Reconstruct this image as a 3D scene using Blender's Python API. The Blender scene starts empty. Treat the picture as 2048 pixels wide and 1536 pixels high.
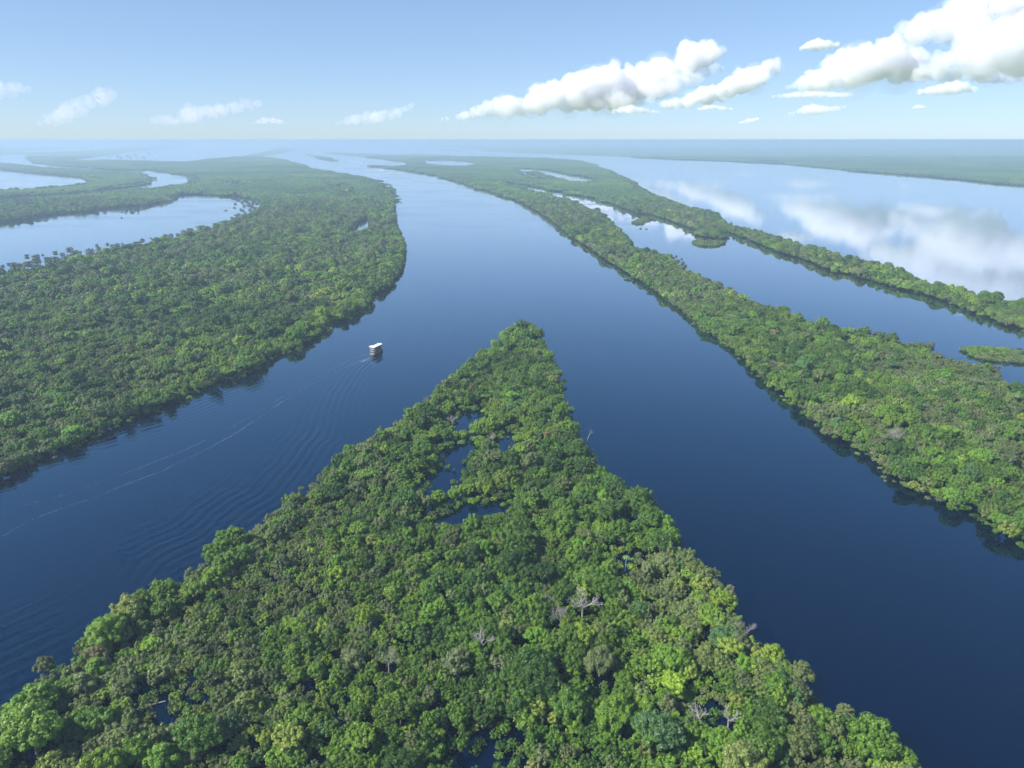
import bpy, math, random
import numpy as np
from mathutils import Vector

# ------------------------------------------------------------------ camera, sky, sun, exposure
SC = bpy.context.scene
COL = SC.collection
H = 200.0                                  # flying height of the camera above the river
PITCH = math.radians(19.0)
FPX = 1420.0                               # focal length in pixels of the 2048 px photograph
cam = bpy.data.cameras.new("camera"); cam_o = bpy.data.objects.new("camera", cam); COL.objects.link(cam_o)
cam_o.location = (0, 0, H); cam_o.rotation_euler = (math.radians(90) - PITCH, 0, 0)
cam.sensor_width = 36.0; cam.lens = 36.0 * FPX / 2048.0
cam.clip_start = 1.0; cam.clip_end = 300000.0
SC.camera = cam_o

SUN_AZ = math.atan2(-0.92, -0.38)          # measured from +Y towards +X
SUN_EL = math.radians(43)
SUN_V = Vector((math.cos(SUN_EL) * math.sin(SUN_AZ), math.cos(SUN_EL) * math.cos(SUN_AZ), math.sin(SUN_EL)))
world = bpy.data.worlds.new("World"); SC.world = world; world.use_nodes = True
wn = world.node_tree.nodes; wl = world.node_tree.links
sky = wn.new("ShaderNodeTexSky"); sky.sky_type = 'NISHITA'; sky.sun_disc = False
sky.sun_elevation = SUN_EL; sky.sun_rotation = SUN_AZ
sky.air_density = 0.75; sky.dust_density = 0.2; sky.ozone_density = 1.2; sky.altitude = 200
tint = wn.new("ShaderNodeMix"); tint.data_type = 'RGBA'; tint.blend_type = 'MULTIPLY'; tint.inputs['Factor'].default_value = 1.0
tint.inputs['B'].default_value = (1.0, 1.24, 1.56, 1)          # the photograph's cool white balance, the same for the whole sky
gam = wn.new("ShaderNodeGamma"); gam.inputs['Gamma'].default_value = 0.6
wl.new(sky.outputs[0], gam.inputs['Color']); wl.new(gam.outputs[0], tint.inputs['A']); wl.new(tint.outputs['Result'], wn['Background'].inputs[0])
wn['Background'].inputs[1].default_value = 0.118
sun = bpy.data.lights.new("sun", 'SUN'); sun.energy = 5.0; sun.angle = math.radians(0.5); sun.color = (1.0, 0.97, 0.925)
sun_o = bpy.data.objects.new("sun", sun); COL.objects.link(sun_o)
sun_o.rotation_euler = SUN_V.to_track_quat('Z', 'Y').to_euler()
SC.view_settings.view_transform = 'Standard'; SC.view_settings.look = 'None'
SC.view_settings.exposure = 0.76; SC.view_settings.gamma = 1.0; SC.view_settings.use_curve_mapping = False
SC.render.engine = 'CYCLES'
cy = SC.cycles
cy.max_bounces = 24; cy.diffuse_bounces = 2; cy.glossy_bounces = 3; cy.transmission_bounces = 2
cy.transparent_max_bounces = 4; cy.volume_bounces = 9
cy.use_denoising = True
cy.use_adaptive_sampling = True; cy.adaptive_threshold = 0.03; cy.adaptive_min_samples = 16
cy.sample_clamp_indirect = 6.0

# ------------------------------------------------------------------ helpers
rng = np.random.default_rng(11)
sp, cp = math.sin(PITCH), math.cos(PITCH)
FAR = 78000.0
def gp(u, v, h=0.0):
    """the point at height h that pixel (u, v) of the photograph looks at"""
    a = (u - 1024.0) / FPX; b = (v - 768.0) / FPX
    d = max(sp + b * cp, 1e-5)
    t = min((H - h) / d, FAR)
    return (a * t, (cp - b * sp) * t)
def gpoly(pts):
    return np.array([gp(*p) for p in pts])
def to_px(x, y, z):
    dz = H - z
    depth = y * cp + dz * sp
    depth = np.where(depth < 1e-3, 1e-3, depth)
    return 1024 + FPX * x / depth, 768 + FPX * (dz * cp - y * sp) / depth, depth
def inside(poly, x, y):
    r = np.zeros(len(x), bool)
    n = len(poly); j = n - 1
    for i in range(n):
        xi, yi = poly[i]; xj, yj = poly[j]
        if yi != yj:
            c = ((yi > y) != (yj > y)) & (x < (xj - xi) * (y - yi) / (yj - yi) + xi)
            r ^= c
        j = i
    return r
def edge_dist(polys, x, y):
    d = np.full(len(x), 1e9)
    for poly in polys:
        n = len(poly)
        for i in range(n):
            ax, ay = poly[i]; bx, by = poly[(i + 1) % n]
            dx, dy = bx - ax, by - ay; L = dx * dx + dy * dy + 1e-9
            t = np.clip(((x - ax) * dx + (y - ay) * dy) / L, 0, 1)
            d = np.minimum(d, np.hypot(x - ax - t * dx, y - ay - t * dy))
    return d
def vnoise(x, y, s, seed=0):
    x = np.asarray(x) / s + 1000.0; y = np.asarray(y) / s + 1000.0
    xi = np.floor(x).astype(np.int64); yi = np.floor(y).astype(np.int64)
    fx = x - xi; fy = y - yi
    fx = fx * fx * (3 - 2 * fx); fy = fy * fy * (3 - 2 * fy)
    def hsh(a, b):
        k = (a * 374761393 + b * 668265263 + seed * 1274126177) & 0x7fffffff
        k = ((k ^ (k >> 13)) * 1274126177) & 0x7fffffff
        return ((k ^ (k >> 16)) & 0xffff) / 65535.0
    return ((hsh(xi, yi) * (1 - fx) + hsh(xi + 1, yi) * fx) * (1 - fy)
            + (hsh(xi, yi + 1) * (1 - fx) + hsh(xi + 1, yi + 1) * fx) * fy)
def fbm(x, y, s, seed=0):
    return (vnoise(x, y, s, seed) * .55 + vnoise(x, y, s * .45, seed + 7) * .3 + vnoise(x, y, s * .2, seed + 13) * .15)

def mesh_np(name, verts, faces_list):
    """verts (n,3); faces_list: arrays of tris (m,3) and quads (m,4)"""
    me = bpy.data.meshes.new(name)
    verts = np.asarray(verts, np.float32)
    loops = np.concatenate([np.asarray(f, np.int32).ravel() for f in faces_list])
    tot = np.concatenate([np.full(len(f), f.shape[1], np.int32) for f in faces_list])
    start = np.concatenate([[0], np.cumsum(tot)[:-1]]).astype(np.int32)
    me.vertices.add(len(verts)); me.vertices.foreach_set('co', verts.ravel())
    me.loops.add(len(loops)); me.loops.foreach_set('vertex_index', loops)
    me.polygons.add(len(tot)); me.polygons.foreach_set('loop_start', start)
    me.update(calc_edges=True)
    return me
def smooth(me):
    me.polygons.foreach_set('use_smooth', np.ones(len(me.polygons), bool))
def link(name, me, mat=None, parent=None):
    o = bpy.data.objects.new(name, me); COL.objects.link(o)
    if mat is not None and me is not None and len(me.materials) == 0: me.materials.append(mat)
    if parent is not None: o.parent = parent
    return o
def tag(o, label=None, cat=None, group=None, kind=None):
    if label: o['label'] = label
    if cat: o['category'] = cat
    if group: o['group'] = group
    if kind: o['kind'] = kind
    return o
class MB:
    """collects boxes, tubes and sheets into one mesh"""
    def __init__(s): s.v = []; s.f = []
    def box(s, x0, x1, y0, y1, z0, z1):
        n = len(s.v)
        s.v += [(x0,y0,z0),(x1,y0,z0),(x1,y1,z0),(x0,y1,z0),(x0,y0,z1),(x1,y0,z1),(x1,y1,z1),(x0,y1,z1)]
        s.f += [tuple(n+i for i in q) for q in ((0,3,2,1),(4,5,6,7),(0,1,5,4),(1,2,6,5),(2,3,7,6),(3,0,4,7))]
        return s
    def tube(s, pts, rad, k=6):
        n0 = len(s.v); pts = [Vector(p) for p in pts]
        for i, p in enumerate(pts):
            d = (pts[min(i+1, len(pts)-1)] - pts[max(i-1, 0)]).normalized()
            a = d.orthogonal().normalized(); b = d.cross(a)
            for j in range(k):
                t = 2*math.pi*j/k
                s.v.append(tuple(p + (a*math.cos(t) + b*math.sin(t))*rad[i]))
        for i in range(len(pts)-1):
            for j in range(k):
                a0 = n0+i*k+j; a1 = n0+i*k+(j+1) % k
                s.f.append((a0, a1, a1+k, a0+k))
        s.f.append(tuple(n0+(len(pts)-1)*k+j for j in range(k)))
        return s
    def loft(s, rings):
        n0 = len(s.v); k = len(rings[0])
        for r in rings: s.v += [tuple(p) for p in r]
        for i in range(len(rings)-1):
            for j in range(k):
                a0 = n0+i*k+j; a1 = n0+i*k+(j+1) % k
                s.f.append((a0, a1, a1+k, a0+k))
        s.f.append(tuple(n0+j for j in range(k))[::-1]); s.f.append(tuple(n0+(len(rings)-1)*k+j for j in range(k)))
        return s
    def mesh(s, name):
        me = bpy.data.meshes.new(name); me.from_pydata(s.v, [], s.f); me.update(); return me
    def build(s, name, mat, parent=None):
        return link(name, s.mesh(name), mat, parent)

# ------------------------------------------------------------------ materials
def newmat(name):
    m = bpy.data.materials.new(name); m.use_nodes = True
    nt = m.node_tree; nt.nodes.clear()
    return m, nt.nodes, nt.links, nt.nodes.new("ShaderNodeOutputMaterial")
def plain(name, col, rough=0.6, metal=0.0, noise=0.12, scale=2.0):
    m, n, l, out = newmat(name)
    b = n.new("ShaderNodeBsdfPrincipled"); b.inputs['Roughness'].default_value = rough; b.inputs['Metallic'].default_value = metal
    tc = n.new("ShaderNodeTexCoord"); nz = n.new("ShaderNodeTexNoise"); nz.inputs['Scale'].default_value = scale; nz.inputs['Detail'].default_value = 4
    mr = n.new("ShaderNodeMapRange"); mr.inputs['To Min'].default_value = 1 - noise; mr.inputs['To Max'].default_value = 1 + noise
    mx = n.new("ShaderNodeMix"); mx.data_type = 'RGBA'; mx.blend_type = 'MULTIPLY'; mx.inputs['Factor'].default_value = 1
    mx.inputs['A'].default_value = (*col, 1)
    l.new(tc.outputs['Object'], nz.inputs['Vector']); l.new(nz.outputs['Fac'], mr.inputs['Value']); l.new(mr.outputs[0], mx.inputs['B'])
    l.new(mx.outputs['Result'], b.inputs['Base Color']); l.new(b.outputs[0], out.inputs['Surface'])
    return m

HUES = [(0.00, (0.039, 0.089, 0.014)),   # very dark evergreen
        (0.14, (0.060, 0.130, 0.017)),
        (0.28, (0.105, 0.204, 0.021)),   # mid green
        (0.42, (0.147, 0.252, 0.025)),
        (0.54, (0.215, 0.320, 0.028)),   # yellow green
        (0.62, (0.205, 0.250, 0.048)),   # pale yellow green
        (0.72, (0.133, 0.182, 0.048)),   # dull olive
        (0.82, (0.146, 0.180, 0.069)),   # grey olive
        (0.90, (0.125, 0.267, 0.017)),   # bright lime
        (0.96, (0.081, 0.170, 0.052)),   # blue green
        (1.00, (0.238, 0.202, 0.088))]   # straw brown
def leaf_material(name, attr=True, fac_trans=0.22):
    m, n, l, out = newmat(name)
    rp = n.new("ShaderNodeValToRGB"); e = rp.color_ramp.elements
    e[0].position = HUES[0][0]; e[0].color = (*HUES[0][1], 1); e[1].position = 1.0; e[1].color = (*HUES[-1][1], 1)
    for p, c in HUES[1:-1]:
        q = e.new(p); q.color = (*c, 1)
    geo = n.new("ShaderNodeNewGeometry")
    if attr:
        a = n.new("ShaderNodeAttribute"); a.attribute_type = 'INSTANCER'; a.attribute_name = 'hue'
        v = n.new("ShaderNodeAttribute"); v.attribute_type = 'INSTANCER'; v.attribute_name = 'val'
        # a little hue change from leaf clump to leaf clump
        isl = n.new("ShaderNodeMapRange"); isl.inputs['To Min'].default_value = 0.68; isl.inputs['To Max'].default_value = 1.32
        l.new(geo.outputs['Random Per Island'], isl.inputs['Value'])
        mul = n.new("ShaderNodeMath"); mul.operation = 'MULTIPLY'
        l.new(v.outputs['Fac'], mul.inputs[0]); l.new(isl.outputs[0], mul.inputs[1])
        l.new(a.outputs['Fac'], rp.inputs['Fac'])
        val = mul.outputs[0]
    else:
        tc = n.new("ShaderNodeTexCoord")
        n1 = n.new("ShaderNodeTexNoise"); n1.inputs['Scale'].default_value = 0.004; n1.inputs['Detail'].default_value = 6
        n2 = n.new("ShaderNodeTexNoise"); n2.inputs['Scale'].default_value = 0.035; n2.inputs['Detail'].default_value = 5
        mr = n.new("ShaderNodeMapRange"); mr.inputs['From Min'].default_value = .3; mr.inputs['From Max'].default_value = .7
        mr.inputs['To Min'].default_value = 0.08; mr.inputs['To Max'].default_value = 0.46
        l.new(tc.outputs['Object'], n1.inputs['Vector']); l.new(tc.outputs['Object'], n2.inputs['Vector'])
        l.new(n1.outputs['Fac'], mr.inputs['Value']); l.new(mr.outputs[0], rp.inputs['Fac'])
        m2 = n.new("ShaderNodeMapRange"); m2.inputs['From Min'].default_value = .3; m2.inputs['From Max'].default_value = .7
        m2.inputs['To Min'].default_value = 0.55; m2.inputs['To Max'].default_value = 1.2
        l.new(n2.outputs['Fac'], m2.inputs['Value']); val = m2.outputs[0]
    mx = n.new("ShaderNodeMix"); mx.data_type = 'RGBA'; mx.blend_type = 'MULTIPLY'; mx.inputs['Factor'].default_value = 1
    l.new(rp.outputs['Color'], mx.inputs['A']); l.new(val, mx.inputs['B'])
    b = n.new("ShaderNodeBsdfPrincipled"); b.inputs['Roughness'].default_value = 0.5
    b.inputs['Specular IOR Level'].default_value = 0.35
    l.new(mx.outputs['Result'], b.inputs['Base Color'])
    if fac_trans > 0:
        t = n.new("ShaderNodeBsdfTranslucent"); ms = n.new("ShaderNodeMixShader"); ms.inputs[0].default_value = fac_trans
        l.new(mx.outputs['Result'], t.inputs['Color']); l.new(b.outputs[0], ms.inputs[1]); l.new(t.outputs[0], ms.inputs[2])
        l.new(ms.outputs[0], out.inputs['Surface'])
    else:
        l.new(b.outputs[0], out.inputs['Surface'])
    return m
M_LEAF = leaf_material("leaves")
M_FAR = leaf_material("far_canopy", attr=False, fac_trans=0)
M_BARK = plain("bark", (0.16, 0.13, 0.10), 0.85, noise=.35, scale=3)
M_DEAD = plain("bleached_wood", (0.33, 0.31, 0.29), 0.8, noise=.25, scale=3)
M_TWIG = plain("grey_twigs", (0.24, 0.22, 0.20), 0.85, noise=.25, scale=3)

# ------------------------------------------------------------------ outlines of water and land
# (u, v[, h]): pixel of the photograph and the height of what is seen there (0 = waterline)
T = 7.0; TF = 11.0
PENINSULA = [(-230,1640,T),(0,1432,T),(88,1345,T),(172,1255,T),(282,1190,T),(402,1135,T),(418,1100,T),(512,1042,T),(582,995,T),
    (662,917,T),(762,862,T),(832,810,T),(865,782,T),(935,720,T),(990,678,T),(1030,645,T),(1062,642,T),(1093,690,T),(1120,740,T),
    (1133,800,T),(1143,850,T),(1197,910,T),(1235,965,T),(1314,1008,T),(1340,1060,T),(1380,1092,T),(1453,1163,T),(1475,1232,T),
    (1530,1283,T),(1590,1323,T),(1632,1370,T),(1640,1398,T),(1716,1455,T),(1780,1453,T),(1840,1505,T),(1885,1553,T),(1990,1700,T),(2060,1830,T),(-420,1830,T)]
PEN_HOLES = [
    [(903,848),(925,828),(960,822),(956,840,4),(932,853,4),(908,853,4)],
    [(876,905),(910,900),(948,893),(942,908,3),(916,932,3),(918,955,4),(892,968,5),(856,964,5),(852,956),(884,944),(896,930),(880,916)],
    [(990,886),(1012,868),(1030,862),(1028,880,4),(1004,896,4)],
    [(866,1033),(900,1022),(950,1010),(1003,1006),(998,1022,4),(940,1037,4),(880,1041,4)],
    [(918,1504),(930,1486),(1000,1476),(1000,1506,3),(980,1520,5),(930,1524,5)],
    [(300,1422),(330,1402),(346,1404),(340,1434,4),(310,1440,4)],
    [(372,1406),(392,1390),(396,1420,3),(382,1446,4)],
    [(1192,1388),(1200,1372),(1208,1384)],
    [(1232,1130),(1248,1108),(1262,1118),(1256,1142,4)],
    [(1385,1437),(1400,1400),(1422,1392),(1440,1420),(1420,1446,3)],
]
LEFT_BANK = [(-260,1085),(-120,1010),(0,958),(60,932),(128,905),(188,880),(240,852),(330,815),(420,772),(485,752),(525,738),(535,716),(590,704),(607,690),
    (640,672),(657,658),(667,646),(702,639),(739,612),(748,588),(770,583),(794,561),(809,530),(811,496),(797,465),(790,431,3),(788,397,TF),(778,381,TF),
    (758,364,TF),(728,354,TF),(670,344,TF),(617,335,TF),(598,327,TF),(560,317,TF),(516,313,3),(551,309),(588,301),(591,298,TF),(572,293.5,TF),(588,289.5,TF),(566,292,TF),(545,297,TF),(513,306,TF),(470,313,TF),
    (427,316,TF),(376,322.5,TF),(301,321,TF),(219,318.5,TF),(164,320,TF),(124,319,2),(200,313),(240,308),(250,304.5),(300,300.5),(368,298),(300,296.5),(430,291),(310,291.5),(205,298),(150,303),(60,304.5),(-80,306),(-80,311),(0,311),(18,309),(56,309),
    (54,312),(62,320),(68,325),(90,328.5),(140,334),(232,339.5),(280,341),(297,338),(342,345),(392,355),(379,366,TF),(342,370,TF),(314,375,TF),(270,376,TF),
    (212,381,TF),(154,386,TF),(82,393,TF),(0,398,TF),(-160,412,TF),(-300,420),(-160,470),(0,446),(68,437),(120,427),(171,424),(219,417),(290,412),(349,398),(359,390),(396,388.5),
    (454,392),(513,395.5),(524,402,3),(521,416,4),(493,434,4),(459,449,4),(408,464,4),(340,481,4),(288,492,4),(203,509,4),(118,530,4),(66,543,4),(15,549,4),(-20,556,4),(-300,610,4),(-420,700),(-420,1000)]
LEFT_HOLES = [
    [(652,360),(672,365),(690,377),(694,388),(687,393,4),(679,381,4),(664,371,4)],
    [(700,470,3),(716,447),(736,435),(741,446,5),(733,459,5),(719,466,4)],
    [(9,716,4),(13,702),(34,697),(26,716,5)],
    [(443,366),(455,361),(492,368),(497,371,3),(470,373.5,3),(452,371,3)],
    [(552,354),(575,356),(576,358,3),(553,356,3)],
]
FINGER = [(-200,318,TF),(0,324,TF),(68,332,TF),(137,337,TF),(239,341,TF),(284,346,TF),(302,356,TF),(301,361),(290,367),(270,373),(222,378),(154,384.5),(82,391.5),(0,396),(-160,408),
    (-300,412),(-300,392,TF),(-160,388,TF),(0,379,TF),(79,375,TF),(150,369,TF),(200,362,3),(164,354),(113,350),(0,339.5),(-200,330)]
NORTH = [(-200,293,TF),(0,293.5,TF),(171,292.5,TF),(300,291,TF),(200,293.5),(100,298.5),(34,302.5),(20,306),(0,310.5),(-200,312)]
RIGHT = [(2400,1230),(2200,1150),(2048,1087),(2012,1075),(1950,1037),(1900,1022),(1825,978),(1787,959),(1750,928),(1731,909),(1675,881),(1644,869),(1612,828),(1569,797),(1531,769),
    (1491,725),(1450,688),(1410,665),(1370,627),(1290,571),(1256,550),(1225,530),(1177,497),(1149,480),(1115,452),(1081,428),(1047,408),(1006,389),(954,377),(930,367),
    (876,351),(807,340),(739,332.5),(664,322),(616,311.5),(604,307),(613,306,TF),(643,310.5,TF),(678,322,TF),(722,327.5,TF),(784,332,TF),(821,331,2),
    (818,324),(790,321),(760,317),(691,311),(650,307.5),(645,305),(691,304.5,TF),(739,306.5,TF),(790,308.5,TF),(842,306.5,TF),(910,310.5,TF),(996,313.5,TF),(1095,315,TF),(1153,320,TF),(1187,327,TF),
    (1189,332,TF),(1220,340,TF),(1235,351,TF),(1261,359,TF),(1282,375.5,TF),(1307,388,TF),(1345,401,TF),(1381,415,TF),(1409,419,TF),(1443,430,TF),(1455,445,TF),(1486,453,TF),(1524,462,TF),(1564,474,TF),
    (1615,491,TF),(1650,495,TF),(1687,513,TF),(1711,511,TF),(1765,527,TF),(1813,546,TF),(1848,562,TF),(1875,562,TF),(1901,570,TF),(1933,572,TF),(1955,583,TF),(1971,580,TF),(2008,591,TF),(2048,596,TF),(2300,650,TF),
    (2300,760),(2048,662),(1995,646),(1939,625),(1901,609),(1848,590),(1778,574),(1741,563),(1703,551),(1666,547),(1647,537),(1607,520),(1561,507),(1500,482),(1461,467),(1455,466),(1458,473),(1445,478.5),
    (1420,477),(1391,471),(1394,462),(1340,443),(1335,440),(1299,430),(1274,427),(1256,421),(1220,407),(1179,395),(1128,384),(1077,374),(1005,364),(1006,366.5,TF),(1051,377.5,TF),(1102,388.5,TF),(1153,402,TF),
    (1179,415,TF),(1205,424,TF),(1225,442,TF),(1235,455,TF),(1256,471,TF),(1269,489,TF),(1294,504,5),(1330,513,4),(1348,522,3),(1358,537,4),(1397,548,TF),(1435,565,TF),(1500,592,TF),(1575,615,TF),(1634,638,TF),(1669,649,TF),
    (1716,665,5),(1750,673,4),(1803,686,5),(1834,692,4),(1887,716,5),(1919,726,5),(1966,735,4),(1990,744,4),(1990,754,4),(2025,769,5),(2048,776,5),(2300,860,5),(2500,1100)]
RIGHT_HOLES = [
    [(1026,336),(1084,339),(1154,350),(1198,359),(1180,365,T),(1130,361,T),(1100,355,4),(1066,344),(1060,347),(1074,352),(1100,359,T),(1075,359,T),(1055,354,T),(1040,346,T)],
    [(840,321),(893,320),(937,323),(957,328.5),(927,333,T),(876,330,T),(850,328,T)],
    [(954,337.5),(989,344.5),(985,346,3),(954,339.5,3)],
]
ISLETS = [
    [(1922,700),(1945,691,3),(2012,693,3),(2048,698,3),(2120,705,3),(2130,725),(2048,729),(1975,722),(1941,713)],
    [(1381,485),(1395,481,2),(1420,480,2),(1448,482,2),(1453,487),(1436,492),(1415,493.5),(1398,492)],
    [(1262,446),(1272,440),(1290,435),(1308,434),(1300,443),(1284,450),(1270,450)],
]
MAINLAND = [(2400,408),(2200,388),(2048,371.5),(1955,362.5),(1875,354.5),(1768,346.5),(1687,339.5),(1607,331.5),(1567,327.5),(1500,324.5),(1435,321.5),(1333,318),(1230,312.5),(1128,309),(1000,304),(978,303),
    (954,299.5),(893,294),(784,288),(760,285),(1000,282.6),(2700,282.6)]
MAIN_HOLES = [[(1664,319.5),(1722,321),(1690,322.8,3),(1668,321.5,3)], [(1766,321.6),(1814,322),(1800,323.6,3),(1770,323,3)], [(1923,320.6),(1954,321.2),(1940,322.6,3)],
    [(1500,320.5),(1572,321.5),(1560,324,3),(1500,323.5,3)], [(1028,299),(1042,299.4),(1030,300.4)], [(1895,290),(1936,290.6),(1920,291.6)]]
BARS = [[(794,296.5),(855,297.5),(840,299),(800,298)], [(880,299),(935,301),(920,302.5),(884,301)]]
def roughen(poly, seed):
    """ragged shoreline: bends of a few metres on the traced outline"""
    out = []; n = len(poly)
    for i in range(n):
        a, b_ = poly[i], poly[(i + 1) % n]; L_ = float(np.hypot(*(b_ - a))); dist = float(np.hypot(*((a + b_) / 2)))
        k = int(min(60, max(1, L_ / max(5.0, dist * .008)))) if dist < 6000 else 1
        nrm = np.array([-(b_ - a)[1], (b_ - a)[0]]) / (L_ + 1e-6)
        for j in range(k):
            q = a + (b_ - a) * j / k
            amp = min(4.0, max(1.0, L_ * .25)) * (0 if dist > 6000 else 1)
            w = (float(fbm(np.array([q[0]]), np.array([q[1]]), 26, seed)[0]) - .5) * 2.4
            out.append(q + nrm * amp * w)
    return np.array(out)
for k_ in range(4):                        # the small lagoons below the tip
    cu = sum(q[0] for q in PEN_HOLES[k_]) / len(PEN_HOLES[k_]); cv_ = sum(q[1] for q in PEN_HOLES[k_]) / len(PEN_HOLES[k_])
    PEN_HOLES[k_] = [(cu + (q[0] - cu) * 1.12, cv_ + (q[1] - cv_) * 1.3, *q[2:]) for q in PEN_HOLES[k_]]
LANDS = [("peninsula", gpoly(PENINSULA), [gpoly(q) for q in PEN_HOLES]),
         ("left", gpoly(LEFT_BANK), [gpoly(q) for q in LEFT_HOLES]),
         ("finger", gpoly(FINGER), []),
         ("north", gpoly(NORTH), []),
         ("right", gpoly(RIGHT), [gpoly(q) for q in RIGHT_HOLES]),
         ("islet_a", gpoly(ISLETS[0]), []), ("islet_b", gpoly(ISLETS[1]), []), ("islet_c", gpoly(ISLETS[2]), []),
         ("mainland", gpoly(MAINLAND), [gpoly(q) for q in MAIN_HOLES]),
         ("bar_a", gpoly(BARS[0]), []), ("bar_b", gpoly(BARS[1]), [])]
LANDS = [(a, roughen(b_, 5 + i), [roughen(h_, 90 + i) for h_ in c_]) for i, (a, b_, c_) in enumerate(LANDS)]
def on_land(land, x, y):
    r = inside(land[1], x, y)
    for hpoly in land[2]: r &= ~inside(hpoly, x, y)
    return r
def in_view(x, y, margin=220):
    u, v, d = to_px(x, y, 6.0)
    return (u > -margin) & (u < 2048 + margin) & (v < 1536 + margin) & (y > 0)

# ------------------------------------------------------------------ water with the boat's wake
BOAT = np.array(gp(754, 706))
TRACK = gpoly([(748,712),(720,722),(680,738),(600,781),(540,820),(480,862),(400,905),(330,940),(260,967),(200,992),(130,1015),(60,1042),(0,1075),(-80,1120)])
def track_coords(x, y):
    """distance behind the boat along its track and signed distance to the side"""
    seg = np.diff(TRACK, axis=0); sl = np.hypot(seg[:,0], seg[:,1]); cs = np.concatenate([[0], np.cumsum(sl)])
    bd = np.full(x.shape, 1e9); bs = np.zeros(x.shape); bn = np.zeros(x.shape)
    for i in range(len(seg)):
        ax, ay = TRACK[i]; dx, dy = seg[i] / sl[i]
        tt = (x - ax) * dx + (y - ay) * dy
        t = np.clip(tt, -200 if i == 0 else 0, sl[i])
        px, py = x - ax - t * dx, y - ay - t * dy
        d = np.hypot(px, py); side = np.sign(dx * py - dy * px)
        k = d < bd
        bd = np.where(k, d, bd); bs = np.where(k, cs[i] + t, bs); bn = np.where(k, d * side, bn)
    return bs, bn
def wake_z(x, y):
    s, n = track_coords(x, y)
    s = s + 14.0
    an = np.abs(n); ok = s > 0; s = np.maximum(s, 0.1)
    jit = fbm(x, y, 60, 3) * 5 + fbm(x, y, 14, 5) * 1.2
    # diverging waves to each side of the track
    c0 = s * 0.30 + 2; wd = s * 0.13 + 4
    env = np.exp(-((an - c0) / wd) ** 2) / (1 + s / 160.0) ** 0.55
    z = 0.16 * env * (.55 + .9 * fbm(x, y, 22, 77)) * np.where(n > 0, 1.0, .6) * np.cos(2 * math.pi / (4.3 + s * .004) * (an * 0.80 - s * 0.28) + jit)
    # the older, wider spread between track and shores
    env2 = np.exp(-((an - 75) / 42) ** 2) * np.clip((s - 130) / 160, 0, 1) * (0.35 + 0.9 * fbm(x, y, 45, 9))
    z += 0.05 * env2 * np.cos(2 * math.pi / 3.8 * (an * 0.93 - s * 0.30) + jit * 1.3)
    # transverse waves close behind the boat
    z += 0.07 * np.exp(-(an / (5 + s * .10)) ** 2) * np.exp(-s / 120) * np.cos(2 * math.pi / 4.5 * s + jit)
    return np.where(ok, z, 0.0)
def axis(fine0, fine1, step, lo, hi):
    a = list(np.arange(fine0, fine1, step))
    q = step; p = fine1
    while p < hi: a.append(p); q *= 1.5; p += q
    a.append(hi); q = step; p = fine0 - step; b = []
    while p > lo: b.append(p); q *= 1.5; p -= q
    b.append(lo)
    return np.array(b[::-1] + a)
gx = axis(-520, 70, 1.0, -82000, 82000); gy = axis(175, 790, 1.0, -3000, 82000)
GX, GY = np.meshgrid(gx, gy)
WZ = np.zeros_like(GX)
reg = (GX > -518) & (GX < 68) & (GY > 178) & (GY < 787)
fade = np.clip((GX + 518) / 40, 0, 1) * np.clip((68 - GX) / 40, 0, 1) * np.clip((GY - 178) / 30, 0, 1) * np.clip((787 - GY) / 30, 0, 1)
WZ[reg] = wake_z(GX[reg], GY[reg]) * fade[reg]
nx, ny = len(gx), len(gy)
idx = np.arange(nx * ny).reshape(ny, nx)
quads = np.stack([idx[:-1,:-1], idx[:-1,1:], idx[1:,1:], idx[1:,:-1]], -1).reshape(-1, 4)
wme = mesh_np("water", np.stack([GX, GY, WZ], -1).reshape(-1, 3), [quads]); smooth(wme)

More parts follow.
